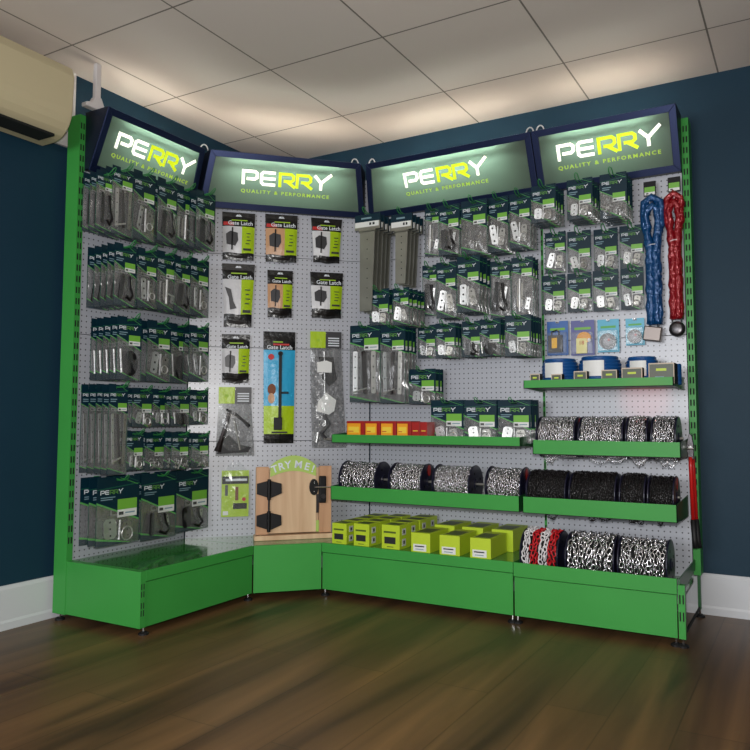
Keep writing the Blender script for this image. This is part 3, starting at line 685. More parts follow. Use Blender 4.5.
PACKS = [
    ('A',1,3,0.045,0.14,-0.656,0.079,1.965,0.264,'dark'),
    ('A',1,3,0.045,0.14,-0.568,0.116,2.009,0.312,'strap'),
    ('A',1,3,0.045,0.14,-0.438,0.131,2.028,0.322,'zinc'),
    ('A',1,3,0.045,0.14,-0.301,0.13,2.029,0.309,'dark'),
    ('A',1,3,0.045,0.14,-0.174,0.141,2.029,0.298,'bolt'),
    ('A',1,4,0.045,0.185,-0.088,0.134,2.02,0.292,'dark'),
    ('A',2,5,0.045,0.23,-0.614,0.119,1.638,0.273,'dark'),
    ('A',2,3,0.045,0.14,-0.416,0.119,1.666,0.278,'zinc'),
    ('A',2,3,0.045,0.14,-0.29,0.133,1.677,0.282,'bolt'),
    ('A',2,3,0.045,0.14,-0.192,0.113,1.671,0.279,'dark'),
    ('A',2,3,0.045,0.14,-0.072,0.141,1.683,0.292,'zinc'),
    ('A',3,5,0.045,0.23,-0.582,0.131,1.319,0.277,'black'),
    ('A',3,2,0.045,0.095,-0.292,0.147,1.343,0.295,'zinc'),
    ('A',3,2,0.045,0.095,-0.155,0.134,1.343,0.295,'black'),
    ('A',3,3,0.045,0.14,-0.07,0.14,1.34,0.279,'zinc'),
    ('A',4,5,0.045,0.23,-0.632,0.1,1.022,0.386,'strap'),
    ('A',4,2,0.045,0.095,-0.385,0.122,1.016,0.183,'zinc'),
    ('A',4,2,0.045,0.095,-0.268,0.107,1.015,0.181,'zinc'),
    ('A',4,3,0.045,0.14,-0.188,0.125,1.012,0.176,'black'),
    ('A',4,3,0.045,0.14,-0.06,0.133,1.016,0.172,'zinc'),
    ('A',5,3,0.045,0.14,-0.46,0.106,0.816,0.177,'zinc'),
    ('A',5,2,0.045,0.095,-0.302,0.123,0.808,0.18,'screw'),
    ('A',5,4,0.045,0.185,-0.223,0.117,0.808,0.177,'screw'),
    ('A',5,4,0.045,0.185,-0.096,0.123,0.8,0.167,'screw'),
    ('A',6,3,0.05,0.15,-0.55,0.233,0.615,0.293,'zinc'),
    ('A',6,2,0.05,0.1,-0.275,0.218,0.613,0.308,'dark'),
    ('A',6,2,0.05,0.1,-0.048,0.225,0.612,0.3,'dark'),
    ('C',1,1,0.045,0.05,0.418,0.092,1.992,0.26,'bolt'),
    ('C',1,4,0.045,0.185,0.58,0.117,1.951,0.257,'dark'),
    ('C',1,4,0.045,0.185,0.713,0.14,1.957,0.272,'screw'),
    ('C',1,3,0.045,0.14,0.825,0.11,1.967,0.276,'zinc'),
    ('C',1,3,0.045,0.14,0.936,0.112,1.97,0.271,'zinc'),
    ('C',2,1,0.045,0.05,0.402,0.092,1.685,0.272,'dark'),
    ('C',2,3,0.045,0.14,0.542,0.113,1.67,0.288,'zinc'),
    ('C',2,4,0.045,0.185,0.681,0.124,1.678,0.28,'zinc'),
    ('C',2,2,0.045,0.095,0.818,0.105,1.655,0.286,'dark'),
    ('C',2,3,0.045,0.14,0.944,0.109,1.653,0.297,'bolt'),
    ('C',3,4,0.045,0.185,0.17,0.117,1.556,0.192,'zinc'),
    ('C',3,5,0.045,0.23,0.328,0.097,1.541,0.191,'zinc'),
    ('C',4,4,0.04,0.17,0.071,0.188,1.372,0.413,'strap'),
    ('C',4,4,0.04,0.17,0.246,0.15,1.361,0.409,'strap'),
    ('C',4,1,0.04,0.05,0.382,0.106,1.366,0.176,'zinc'),
    ('C',4,3,0.04,0.13,0.531,0.112,1.358,0.179,'zinc'),
    ('C',4,3,0.04,0.13,0.672,0.103,1.36,0.181,'dark'),
    ('C',4,3,0.04,0.13,0.774,0.111,1.363,0.183,'black'),
    ('C',4,5,0.04,0.21,0.944,0.128,1.362,0.195,'zinc'),
    ('C',5,3,0.045,0.14,0.4,0.156,1.127,0.181,'zinc'),
    ('C',6,4,0.03,0.22,0.578,0.179,0.963,0.215,'zinc'),
    ('C',6,4,0.03,0.22,0.756,0.165,0.962,0.22,'zinc'),
    ('C',6,5,0.03,0.22,0.925,0.162,0.96,0.224,'zinc'),
    ('D',1,4,0.045,0.185,1.069,0.122,1.977,0.178,'zinc'),
    ('D',1,4,0.045,0.185,1.243,0.12,1.978,0.188,'zinc'),
    ('D',1,4,0.045,0.185,1.394,0.119,1.981,0.206,'screw'),
    ('D',2,1,0.045,0.04,1.08,0.104,1.781,0.202,'zinc'),
    ('D',2,1,0.045,0.04,1.198,0.113,1.772,0.199,'zinc'),
    ('D',2,1,0.045,0.04,1.322,0.113,1.768,0.198,'zinc'),
    ('D',2,1,0.045,0.04,1.442,0.108,1.767,0.199,'zinc'),
    ('D',3,1,0.045,0.04,1.068,0.117,1.57,0.189,'zinc'),
    ('D',3,1,0.045,0.04,1.196,0.116,1.568,0.188,'zinc'),
    ('D',3,1,0.045,0.04,1.318,0.119,1.57,0.194,'zinc'),
    ('D',3,1,0.045,0.04,1.44,0.105,1.568,0.194,'zinc'),
]
ORD = ['front', 'second', 'third', 'fourth', 'fifth']
NTH = ['first', 'second', 'third', 'fourth', 'fifth', 'sixth', 'seventh']
ROWN = {'A': ['top', 'second', 'third', 'fourth', 'fifth', 'bottom'], 'C': ['top', 'second', 'small', 'middle', 'lone', 'bottom'], 'D': ['top', 'second', 'third']}
PN = {'A': 'left bay', 'C': 'wide bay', 'D': 'right bay'}
DESC = {'zinc': 'bright hinge', 'strap': 'long strap hinge', 'dark': 'dark fitting', 'black': 'black fitting', 'bolt': 'barrel bolt', 'screw': 'small fixings'}
cnt = {}
for (pn, row, n, sp, of, s, w_, zt, h_, kind) in PACKS:
    k = cnt.get((pn, row), 0); cnt[(pn, row)] = k + 1
    if pn == 'A' and row == 1 and k == 0: w_ = 0.10
    if pn == 'C' and row == 6: h_ = min(h_, zt - 0.757)
    rng = random.Random(hash((pn, row, k).__repr__()) if False else (ord(pn) * 100 + row * 10 + k))
    jit = 0.006 * (k % 2)
    rown, nth = ROWN[pn][row - 1], NTH[k]
    proto = thing('hardware_packet', f"{DESC[kind]} packet with navy card, {ORD[0]} on {nth} hook, {rown} row, {PN[pn]}", 'packet', pn, s, of + jit, zt, f'hanging hardware packets, {rown} row of the {PN[pn]}', yaw=rng.uniform(-.04, .04))
    packet(proto, w_, h_, kind, rng)
    for q in range(1, n):
        c = copy_tree(proto); c.location = world(pn, s + rng.uniform(-.003, .003), of + jit - q * sp * .97, zt + rng.uniform(-.002, .002))
        c.rotation_euler = (0, 0, FR[pn][1] + rng.uniform(-.05, .05))
        c['label'] = f"{DESC[kind]} packet, {ORD[q]} from front on {nth} hook, {rown} row, {PN[pn]}"
    peg_hook(pn, s, zt - 0.0135, of + jit + 0.03, f"green wire hook holding the {nth} {DESC[kind].split()[-1]} packets of {rown} row, {PN[pn]}", f'green wire hooks of the {PN[pn]}')

# ------------------------------------------------------------------ corner bay: latch pouches
def pouch(name, s0, s1, zt, zb, label, pic='white', red=False, bot=0.16, top=0.30, taper=0.06, words='Gate Latch', kind='latch'):
    w = s1 - s0; h = zt - zb; e = thing(name, label, 'pouch', 'B', (s0 + s1) / 2, 0.012, zt, 'black and lime pouches in the corner bay', yaw=rnd.uniform(-.05, .05))
    f = MB(); nx, nz = 10, 20; vs = []
    def wid(v): return w / 2 * (1 - taper * min(1, v * 1.3))
    def dep(u, v): return -0.004 - 0.022 * (sin(pi * u) ** .7) * (sin(pi * min(1, max(0, (v - .1) / .86))) ** .7 if v > .1 else 0)
    for j in range(nz + 1):
        for i in range(nx + 1):
            u, v = i / nx, j / nz; vs.append(((2 * u - 1) * wid(v), dep(u, v), -h * v + .003 * sin(u * 9) * v))
    for j in range(nz):
        for i in range(nx):
            u, v = (i + .5) / nx, (j + .5) / nz
            m = 'pouch_black' if v < top or v > 1 - bot else ('pouch_lime' if u > .6 else 'pouch_' + pic)
            b = j * (nx + 1) + i; f.add([], [], m)
            f.f.append([b, b + nx + 1, b + nx + 2, b + 1]) ; f.m.append(f.mi(m))
    f.v = [Vector(p) for p in vs]
    nb = len(f.v); f.v += [Vector((p[0], 0, p[2])) for p in vs]
    mi = f.mi('pouch_black')
    for j in range(nz):
        for i in range(nx):
            b = nb + j * (nx + 1) + i; f.f.append([b, b + 1, b + nx + 2, b + nx + 1]); f.m.append(mi)
        for i in (0, nx):
            b = j * (nx + 1) + i; f.f.append([b, b + nx + 1, b + nx + 1 + nb, b + nb]); f.m.append(mi)
    for j in (0, nz):
        for i in range(nx):
            b = j * (nx + 1) + i; f.f.append([b, b + 1, b + 1 + nb, b + nb]); f.m.append(mi)
    f.build('bag', e, smooth=False)
    f = MB(); f.prism([(-.016, -.022), (.016, -.022), (.010, -.012), (-.010, -.012)], -.007, -.0055, 'ink_white'); f.build('hang_slot', e)
    f = MB(); yy = dep(.5, top * .8) - .002
    put_text(f, words, w * .17, 'ink_white', w * .05, yy - .002, -h * top * .93 + .002, bold=.0004)
    f.box(-w * .22, w * .26, yy - .0012, yy + .001, -h * top * .62, -h * top * .55, 'ink_lime')
    if red: f.box(-w * .46, -w * .14, yy - .0, yy + .002, -h * top * .95, -h * top * .72, 'ink_red')
    f.build('title_print', e)
    f = MB(); zc = -h * (top + (1 - bot)) / 2; y0 = dep(.3, .55) - .001; hh = h * (1 - top - bot); x0 = -w * .2
    if kind == 'latch':
        f.prism([(x0 - w * .16, zc - hh * .2), (x0 + w * .10, zc - hh * .26), (x0 + w * .19, zc - hh * .05), (x0 + w * .17, zc + hh * .24), (x0 - w * .05, zc + hh * .3), (x0 - w * .18, zc + hh * .18)], y0 - .003, y0 + .004, 'latch_dark')
        f.cyl((x0, y0 - .003, zc - hh * .42), (x0 + .002, y0 - .003, zc + hh * .44), w * .022, 'black_metal', 8)
    else:
        f.prism([(x0 - w * .2, zc + hh * .3), (x0 - w * .02, zc + hh * .24), (x0 + w * .06, zc - hh * .1), (x0 + w * .16, zc - hh * .3), (x0 - w * .04, zc - hh * .34), (x0 - w * .08, zc)], y0 - .003, y0 + .004, 'latch_dark')
    f.build('latch_picture', e)
    f = MB(); yl = dep(.8, .6) - .001
    for k in range(4): f.box(w * .17, w * (.36 - .03 * (k % 2)), yl - .001, yl + .002, zc + hh * (.22 - .13 * k), zc + hh * (.25 - .13 * k), 'card_navy')
    f.box(w * .14, w * .38, yl - .001, yl + .003, zc - hh * .42, zc - hh * .34, 'ink_black'); f.build('lime_print', e)
    peg = thing('short_peg', 'short steel peg holding the ' + label.split(',')[0].replace('black and lime ', ''), 'peg', 'B', (s0 + s1) / 2, 0, zt - .017, 'short steel pegs of the corner bay')
    g = MB(); g.cyl((0, -.001, 0), (0, -.05, 0), .002, 'chrome', 6); g.cyl((0, -.05, 0), (0, -.055, .008), .002, 'chrome', 6); g.build('rod', peg)
    return e
pouch('latch_pouch', 0.162, 0.336, 1.976, 1.716, 'black and lime latch pouch with red band, top row left, corner bay', 'white', True)
pouch('latch_pouch', 0.39, 0.566, 1.982, 1.718, 'black and lime latch pouch with wood picture, top row middle, corner bay', 'wood', True)
pouch('latch_pouch', 0.64, 0.815, 1.979, 1.729, 'black and lime latch pouch with crumpled base, top row right, corner bay', 'white', True, taper=.16)
pouch('latch_pouch', 0.165, 0.338, 1.697, 1.356, 'black and lime latch pouch with lever picture, second row left, tallest', 'white', kind='lever', bot=.18, top=.27, taper=.16)
pouch('latch_pouch', 0.405, 0.543, 1.674, 1.415, 'small black and lime latch pouch with wood picture, second row middle', 'wood', bot=.18)
pouch('latch_pouch', 0.638, 0.822, 1.676, 1.421, 'black and lime latch pouch with narrow picture, second row right', 'white', bot=.22, taper=.12)
pouch('latch_pouch', 0.17, 0.318, 1.318, 1.058, 'small black and lime latch pouch, third row left, beside the blue pouch', 'white', bot=.18, top=.32)
# long blue pouch
s0, s1, zt, zb = 0.388, 0.560, 1.339, 0.739
e = thing('long_latch_pouch', 'long sky-blue and lime pouch with black latch bar, centre of the corner bay', 'pouch', 'B', (s0 + s1) / 2, 0.012, zt)
w_, h_ = s1 - s0, zt - zb
f = MB(); nx, nz = 8, 24; vs = []
for j in range(nz + 1):
    for i in range(nx + 1):
        u, v = i / nx, j / nz; vs.append(((2 * u - 1) * w_ / 2 * (1 - .10 * v * (1 if u < .5 else .6)), -.004 - .018 * sin(pi * u) ** .7 * sin(pi * max(0, min(1, (v - .05) / .95))) ** .5, -h_ * v))
f.v = [Vector(p) for p in vs] + [Vector((p[0], 0, p[2])) for p in vs]; nb = len(vs)
for j in range(nz):
    for i in range(nx):
        v = (j + .5) / nz; m = 'pouch_black' if v < .17 or v > .93 else ('pouch_sky' if v < .68 else 'pouch_lime')
        b = j * (nx + 1) + i; f.f.append([b, b + nx + 1, b + nx + 2, b + 1]); f.m.append(f.mi(m)); f.f.append([nb + b, nb + b + 1, nb + b + nx + 2, nb + b + nx + 1]); f.m.append(f.mi('pouch_black'))
    for i in (0, nx):
        b = j * (nx + 1) + i; f.f.append([b, b + nx + 1, b + nx + 1 + nb, b + nb]); f.m.append(f.mi('pouch_black'))
for j in (0, nz):
    for i in range(nx):
        b = j * (nx + 1) + i; f.f.append([b, b + 1, b + 1 + nb, b + nb]); f.m.append(f.mi('pouch_black'))
f.build('bag', e)
f = MB(); put_text(f, 'Gate Latch', w_ * .18, 'ink_white', 0, -.016, -h_ * .16, bold=.0005); f.box(-w_ * .2, w_ * .3, -.016, -.013, -h_ * .125, -h_ * .11, 'ink_red'); f.box(-w_ * .2, w_ * .1, -.016, -.013, -h_ * .10, -h_ * .09, 'ink_lime')
f.box(-w_ * .22, w_ * .26, -.0215, -.013, -h_ * .91, -h_ * .895, 'ink_black'); f.build('title_print', e)
f = MB(); f.box(-.004, .012, -.030, -.018, -h_ * .86, -h_ * .19, 'black_plastic'); f.box(-.028, .016, -.034, -.020, -h_ * .88, -h_ * .77, 'black_plastic'); f.cyl((.004, -.03, -h_ * .2), (.004, -.018, -h_ * .2), .013, 'black_plastic', 12); f.box(.012, .05, -.026, -.02, -h_ * .56, -h_ * .54, 'card_navy'); f.build('latch_bar', e, bevel=.002)
f = MB(); f.prism([(-.04 + .022 * cos(2 * pi * i / 14), -h_ * .52 + .03 * sin(2 * pi * i / 14)) for i in range(14)], -.0225, -.016, 'hair_brown'); f.prism([(-.042 + .018 * cos(2 * pi * i / 12), -h_ * .60 + .028 * sin(2 * pi * i / 12)) for i in range(12)], -.023, -.016, 'pouch_wood')
f.prism([(-.045 + .016 * cos(2 * pi * i / 12), -h_ * .23 + .016 * sin(2 * pi * i / 12)) for i in range(12)], -.022, -.014, 'ink_red'); f.build('picture_print', e)
peg = thing('short_peg', 'short steel peg holding the long sky-blue latch pouch', 'peg', 'B', (s0 + s1) / 2, 0, zt - .017, 'short steel pegs of the corner bay')
g = MB(); g.cyl((0, -.001, 0), (0, -.05, 0), .002, 'chrome', 6); g.cyl((0, -.05, 0), (0, -.055, .008), .002, 'chrome', 6); g.build('rod', peg)

def clear_bag(s0, s1, zt, zh, b0, b1, zb, label, which):
    e = thing('clear_hardware_bag', label, 'bag', 'B', (s0 + s1) / 2, 0.014, zt); hw = (s1 - s0) / 2; hh = zt - zh; c = (b0 + b1 - s0 - s1) / 2; bw = (b1 - b0) / 2; h = zt - zb
    f = MB(); f.box(-hw, -hw * .02, -.010, -.006, -hh, 0, 'pouch_lime'); f.box(-hw * .02, hw, -.010, -.006, -hh, 0, 'latch_dark')
    for k in range(4): f.box(hw * .14, hw * .85, -.011, -.0095, -hh * (.36 + .15 * k) - hh * .07, -hh * (.36 + .15 * k), 'ink_white')
    f.box(-hw * .6, -hw * .4, -.011, -.0095, -hh * .6, -hh * .45, 'ink_lime'); f.build('header_card', e)
    f = MB(); nx, nz = 8, 14; vs = []
    for j in range(nz + 1):
        for i in range(nx + 1):
            u, v = i / nx, j / nz; xx = c * v + (2 * u - 1) * (hw + (bw - hw) * v)
            vs.append((xx, -.006 - .026 * (sin(pi * u) * sin(pi * v)) ** .6 - (rnd.uniform(0, .004) if 0 < i < nx and 0 < j < nz else 0), -hh - (h - hh) * v))
    f.add(vs, [(j * (nx + 1) + i, (j + 1) * (nx + 1) + i, (j + 1) * (nx + 1) + i + 1, j * (nx + 1) + i + 1) for j in range(nz) for i in range(nx)], 'clear_film'); f.build('clear_bag', e, fix=False)
    f = MB(); f.add([(-hw, -.002, -hh), (hw, -.002, -hh), (c + bw, -.002, -h), (c - bw, -.002, -h)], [(0, 3, 2, 1)], 'clear_back'); f.build('backing_film', e, fix=False)
    f = MB(); y = -.014; H = h - hh
    if which == 'L':
        f.tube([(-.045, y, -hh - .03), (.0, y, -hh - .055), (.045, y, -hh - .09), (.075, y, -hh - .12)], .008, 'black_plastic', 8, radii=[.006, .009, .007, .011])
        f.tube([(-.03, y, -hh - .05), (-.045, y, -hh - .12), (-.07, y, -hh - .2), (-.085, y, -hh - .25)], .012, 'dark_metal', 8, radii=[.01, .013, .014, .02])
        f.prism([(-.09, -h + .012), (.07, -h + .02), (.085, -h + .045), (.02, -h + .06), (-.03, -h + .11), (-.05, -h + .09)], y - .006, y + .004, 'black_plastic')
        f.cyl((-.005, y - .004, -hh - .08), (.03, y - .004, -h + .03), .006, 'zinc_dull', 8)
    else:
        f.prism([(-.04, -hh - .05), (.04, -hh - .05), (.06, -hh - .17), (.02, -hh - .21), (-.02, -hh - .17)], y - .004, y + .004, 'black_plastic')
        f.cyl((-.01, y, -hh - .02), (.0, y, -h + .12), .005, 'zinc', 8)
        f.prism([(-.05, -hh - .08), (.0, -hh - .07), (.03, -hh - .08), (.03, -hh - .135), (-.05, -hh - .135)], y - .014, y - .012, 'label_white')
        f.prism([(-.045, -h + .25), (.0, -h + .3), (.055, -h + .26), (.045, -h + .2), (.015, -h + .18), (-.05, -h + .2)], y - .015, y - .013, 'label_white')
        f.tube([(-.01, y, -h + .18), (.02, y, -h + .13), (-.02, y, -h + .08), (.0, y, -h + .05)], .012, 'latch_dark', 8)
        f.cyl((-.05, y - .004, -h + .03), (-.04, y - .004, -h + .085), .009, 'zinc', 10)
        f.cyl((-.01, y - .004, -h + .05), (.04, y - .004, -h + .045), .007, 'zinc_dull', 10)
    f.build('contents', e)
    peg = thing('short_peg', 'short steel peg holding the ' + label, 'peg', 'B', (s0 + s1) / 2, 0, zt - .012, 'short steel pegs of the corner bay') if len(label.split()) < 11 else None
    if peg:
        g = MB(); g.cyl((0, -.001, 0), (0, -.045, 0), .002, 'chrome', 6); g.build('rod', peg)
clear_bag(0.159, 0.329, 1.037, 0.95, 0.148, 0.349, 0.676, 'clear bag of black fittings left of the blue pouch', 'L')
clear_bag(0.640, 0.813, 1.346, 1.256, 0.655, 0.845, 0.712, 'clear long bag of fittings right of the blue pouch', 'R')
# green sealed pack
e = thing('sealed_green_pack', 'clear bag around a lime green latch card, low left beside the gate sample', 'packet', 'B', 0.252, 0.012, 0.645)
f = MB(); f.box(-.070, .070, -.010, -.006, -.285, -.045, 'pouch_lime'); f.box(-.068, .068, -.011, -.0098, -.115, -.075, 'black_plastic'); f.box(-.05, .06, -.0115, -.0108, -.10, -.088, 'ink_white'); f.box(-.052, -.038, -.012, -.0098, -.175, -.12, 'latch_dark')
f.box(.0, .016, -.012, -.0098, -.20, -.13, 'hair_brown'); f.box(-.01, .06, -.012, -.0098, -.245, -.215, 'black_plastic'); f.box(-.062, -.035, -.012, -.0098, -.275, -.255, 'label_white')
f.prism([(.045 + .01 * cos(2 * pi * i / 12), -.195 + .01 * sin(2 * pi * i / 12)) for i in range(12)], -.012, -.0098, 'ink_red'); f.build('card', e)
f = MB(); nx, nz = 8, 12; vs = []
for j in range(nz + 1):
    for i in range(nx + 1):
        u, v = i / nx, j / nz; vs.append(((2 * u - 1) * (.02 + .055 * min(1, v * 5)), -.013 - .012 * sin(pi * u) * sin(pi * v) - rnd.uniform(0, .004), -.30 * v))
f.add(vs, [(j * (nx + 1) + i, (j + 1) * (nx + 1) + i, (j + 1) * (nx + 1) + i + 1, j * (nx + 1) + i + 1) for j in range(nz) for i in range(nx)], 'clear_film'); f.build('clear_bag', e, fix=False)

# ------------------------------------------------------------------ TRY ME sample gate
e = thing('sample_gate_board', 'pine sample gate board reading TRY ME, with black hinges and latch, on corner deck', 'display board', 'B', 0.541, 0.165, 0.2575, yaw=0.0)
f = MB(); f.box(-.202, .200, -.03, .04, 0.0, .024, 'pine'); f.build('base_rail', e, bevel=.002)
f = MB(); f.box(-.195, -.132, -.012, .012, .028, .368, 'pine_side'); f.build('hinge_post', e, bevel=.001)
f = MB(); f.box(.128, .192, -.012, .012, .028, .368, 'pine_side'); f.build('latch_post', e, bevel=.001)
f = MB(); f.box(-.195, .192, .013, .022, .028, .36, 'pine'); f.build('back_board', e)
arc = [(-.128, .033), (.112, .033), (.112, .345)] + [(.112 - .24 * i / 10, .345 + .035 * sin(pi * i / 10)) for i in range(1, 10)] + [(-.128, .345)]
f = MB(); f.prism(arc, -.014, .010, 'pine'); f.build('gate_panel', e, bevel=.001)
top = [(-.125 + .235 * i / 14, .372 + .053 * sin(pi * i / 14) ** .8) for i in range(15)]; bot = [(-.125 + .235 * i / 14, .318 + .028 * sin(pi * i / 14)) for i in range(15)]
f = MB(); f.prism(bot + top[::-1], -.018, -.015, 'lime_paint'); sg = f.build('arched_sign', e)
f = MB(); txt = 'TRY ME!'; xs = [-.098, -.066, -.034, None, .016, .058, .088]
for ch, x in zip(txt, xs):
    if x is None: continue
    u = (x + .125) / .235; z = .329 + .034 * sin(pi * u); an = -.36 * cos(pi * u)
    put_text(f, ch, .052, 'ink_white', 0, 0, 0, bold=.0012, M2=Matrix.Translation((x, -.0195, z)) @ Matrix.Rotation(an, 4, 'Y'))
f.build('lettering', sg)
f = MB(); f.box(.112, .127, -.012, -.004, .033, .09, 'lime_paint'); f.build('lime_edge', e)
for z in (.095, .255):
    f = MB()
    f.prism([(-.192, z + .03), (-.13, z + .045), (-.068, z + .028), (-.066, z - .02), (-.125, z - .045), (-.192, z - .022)], -.026, -.0142, 'black_plastic')
    f.cyl((-.131, -.028, z - .052), (-.131, -.028, z + .052), .010, 'black_plastic', 10); h_o = f.build('hinge', e, bevel=.002)
f = MB(); f.cyl((-.131, -.022, .12), (-.131, -.022, .23), .005, 'black_metal', 8); f.build('hinge_rod', e)
f = MB(); f.box(.124, .162, -.034, -.013, .180, .318, 'black_plastic'); f.build('latch_keeper', e, bevel=.006)
f = MB(); f.prism([(.098 + .024 * cos(2 * pi * i / 14), .262 + .042 * sin(2 * pi * i / 14)) for i in range(14)], -.032, -.0145, 'black_plastic'); f.cyl((.098, -.036, .285), (.098, -.031, .285), .004, 'chrome', 8); f.cyl((.098, -.036, .24), (.098, -.031, .24), .004, 'chrome', 8); lt = f.build('latch_plate', e, bevel=.003)
f = MB(); f.cyl((.10, -.040, .262), (.20, -.040, .262), .004, 'chrome', 8); f.build('latch_pin', e)
f = MB(); f.cyl((.145, -.045, .215), (.145, -.033, .215), .012, 'steel_dark', 12); f.build('latch_knob', e)
f = MB(); f.box(.112, .124, -.020, -.0142, .13, .225, 'steel_dark'); f.build('strike_strip', e)

# ------------------------------------------------------------------ long galvanised strap hinge packs
def strap_pack(s, o, zt, w, h, hh, n, sp, nm):
    first = None
    for q in range(n):
        lab = f"long grey galvanised strap hinge, {ORD[q]} of the {nm} bunch under the wide sign"
        if first is None:
            e = thing('strap_hinge_pack', lab, 'packet', 'C', s, o, zt, 'galvanised strap hinges under the wide sign', yaw=.03)
            f = MB(); f.box(-w * .62, w * .62, -.006, .006, -hh, 0, 'card_navy'); f.box(-w * .62, w * .62, -.007, -.006, -hh, -hh * .48, 'galvanised'); f.box(-w * .60, w * .56, -.0078, -.0065, -hh * .82, -hh * .48, 'label_white')
            f.box(w * .1, w * .2, -.0084, -.0075, -hh * .72, -hh * .56, 'ink_black'); f.box(w * .26, w * .36, -.0084, -.0075, -hh * .72, -hh * .56, 'ink_black'); f.box(-w * .3, w * .2, -.0072, -.0058, -hh * .3, -hh * .2, 'ink_grey'); f.build('header_card', e)
            f = MB(); f.prism([(-w * .38, -h), (w * .2, -h), (w * .36, -hh), (-w * .38, -hh)], -.003, .003, 'galvanised')
            for k in range(7):
                zz = -hh - (h - hh) * (.12 + .12 * k); f.prism([(-w * .02 + .0032 * cos(2 * pi * i / 8), zz + .0032 * sin(2 * pi * i / 8)) for i in range(8)], -.0036, -.0028, 'slot_black')
            f.cyl((-w * .4, -.006, -hh - .005), (w * .4, -.006, -hh - .005), .006, 'galvanised', 8); f.build('hinge_strap', e)
            first = e
        else:
            c = copy_tree(first); c.location = world('C', s + .002 * q, o - q * sp, zt - .002 * q); c.rotation_euler = (0, 0, .03 + rnd.uniform(-.03, .03)); c['label'] = lab
    peg_hook('C', s, zt + .004, o + .02, f"green wire hook above the {nm} bunch of galvanised strap hinges", 'green wire hooks of the wide bay')
strap_pack(0.106, 0.20, 1.962, 0.125, 0.52, 0.083, 5, 0.038, 'left')
strap_pack(0.292, 0.16, 1.948, 0.10, 0.37, 0.085, 4, 0.036, 'right')

# ------------------------------------------------------------------ blister cards, right bay
def blister(s, zt, w, h, label, cardm, kind):
    e = thing('blister_card', label, 'blister pack', 'D', s, 0.02, zt, 'small padlock cards in the right bay'); hw = w / 2
    f = MB(); f.prism([(-hw, -h), (hw, -h), (hw, 0), (.008, 0), (.008, -.010), (-.008, -.010), (-.008, 0), (-hw, 0)], -.0008, .0008, cardm); f.box(-hw * .7, hw * .7, -.0015, -.0007, -h * .27, -h * .2, 'label_green' if kind != 'disc' else 'card_green'); f.build('card', e)
    f = MB()
    if kind == 'lockblue':
        f.box(-hw * .8, hw * .5, -.02, -.002, -h * .92, -h * .42, 'latch_dark'); f.box(-hw * .45, hw * .05, -.022, -.019, -h * .8, -h * .5, 'brass'); f.tube([(-hw * .5, -.011, -h * .42), (-hw * .5, -.011, -h * .32), (0, -.011, -h * .27), (hw * .2, -.011, -h * .32), (hw * .2, -.011, -h * .42)], .004, 'chrome', 6)
    elif kind == 'lockyellow':
        f.box(-hw * .5, hw * .4, -.014, -.002, -h * .95, -h * .52, 'cream'); f.prism([(hw * .15 + hw * .6 * cos(2 * pi * i / 14), -h * .5 + h * .16 * sin(2 * pi * i / 14)) for i in range(14)], -.012, -.002, 'sticker_orange'); f.cyl((hw * .6, -.002, -h * .58), (hw * .6, -.016, -h * .58), .008, 'label_white', 12)
        put_text(f, '18', .026, 'amber', -hw * .05, -.0145, -h * .70, bold=.0006)
    else:
        f.cyl((0, -.002, -h * .68), (0, -.022, -h * .68), w * .38, 'black_metal', 24); f.cyl((0, -.021, -h * .68), (0, -.024, -h * .68), w * .2, 'steel_dark', 20); f.cyl((w * .08, -.025, -h * .64), (w * .08, -.028, -h * .64), w * .06, 'carton_red', 10)
    f.build('padlock', e)
    f = MB(); f.box(-hw * .92, hw * .92, -.030, -.0015, -h * .97, -h * .34, 'clear_film'); f.build('blister', e, bevel=.003)
    peg = thing('short_peg', 'short steel peg holding the ' + label, 'peg', 'D', s, 0, zt - .006, 'short steel pegs of the right bay')
    g = MB(); g.cyl((-.004, -.001, 0), (-.004, -.04, 0), .0018, 'chrome', 6); g.cyl((.004, -.001, 0), (.004, -.04, 0), .0018, 'chrome', 6); g.build('rod', peg)
blister(1.078, 1.345, 0.105, 0.166, 'mid-blue blister card with a dark and brass padlock', 'blister_blue', 'lockblue')
blister(1.20, 1.342, 0.112, 0.168, 'violet blister card with a cream and orange lock', 'blister_violet', 'lockyellow')
blister(1.321, 1.339, 0.10, 0.155, 'larger sky-blue blister card with a round disc lock', 'blister_sky', 'disc')
blister(1.443, 1.336, 0.084, 0.125, 'smaller sky-blue card with a disc lock beside blue chain', 'blister_sky', 'disc')

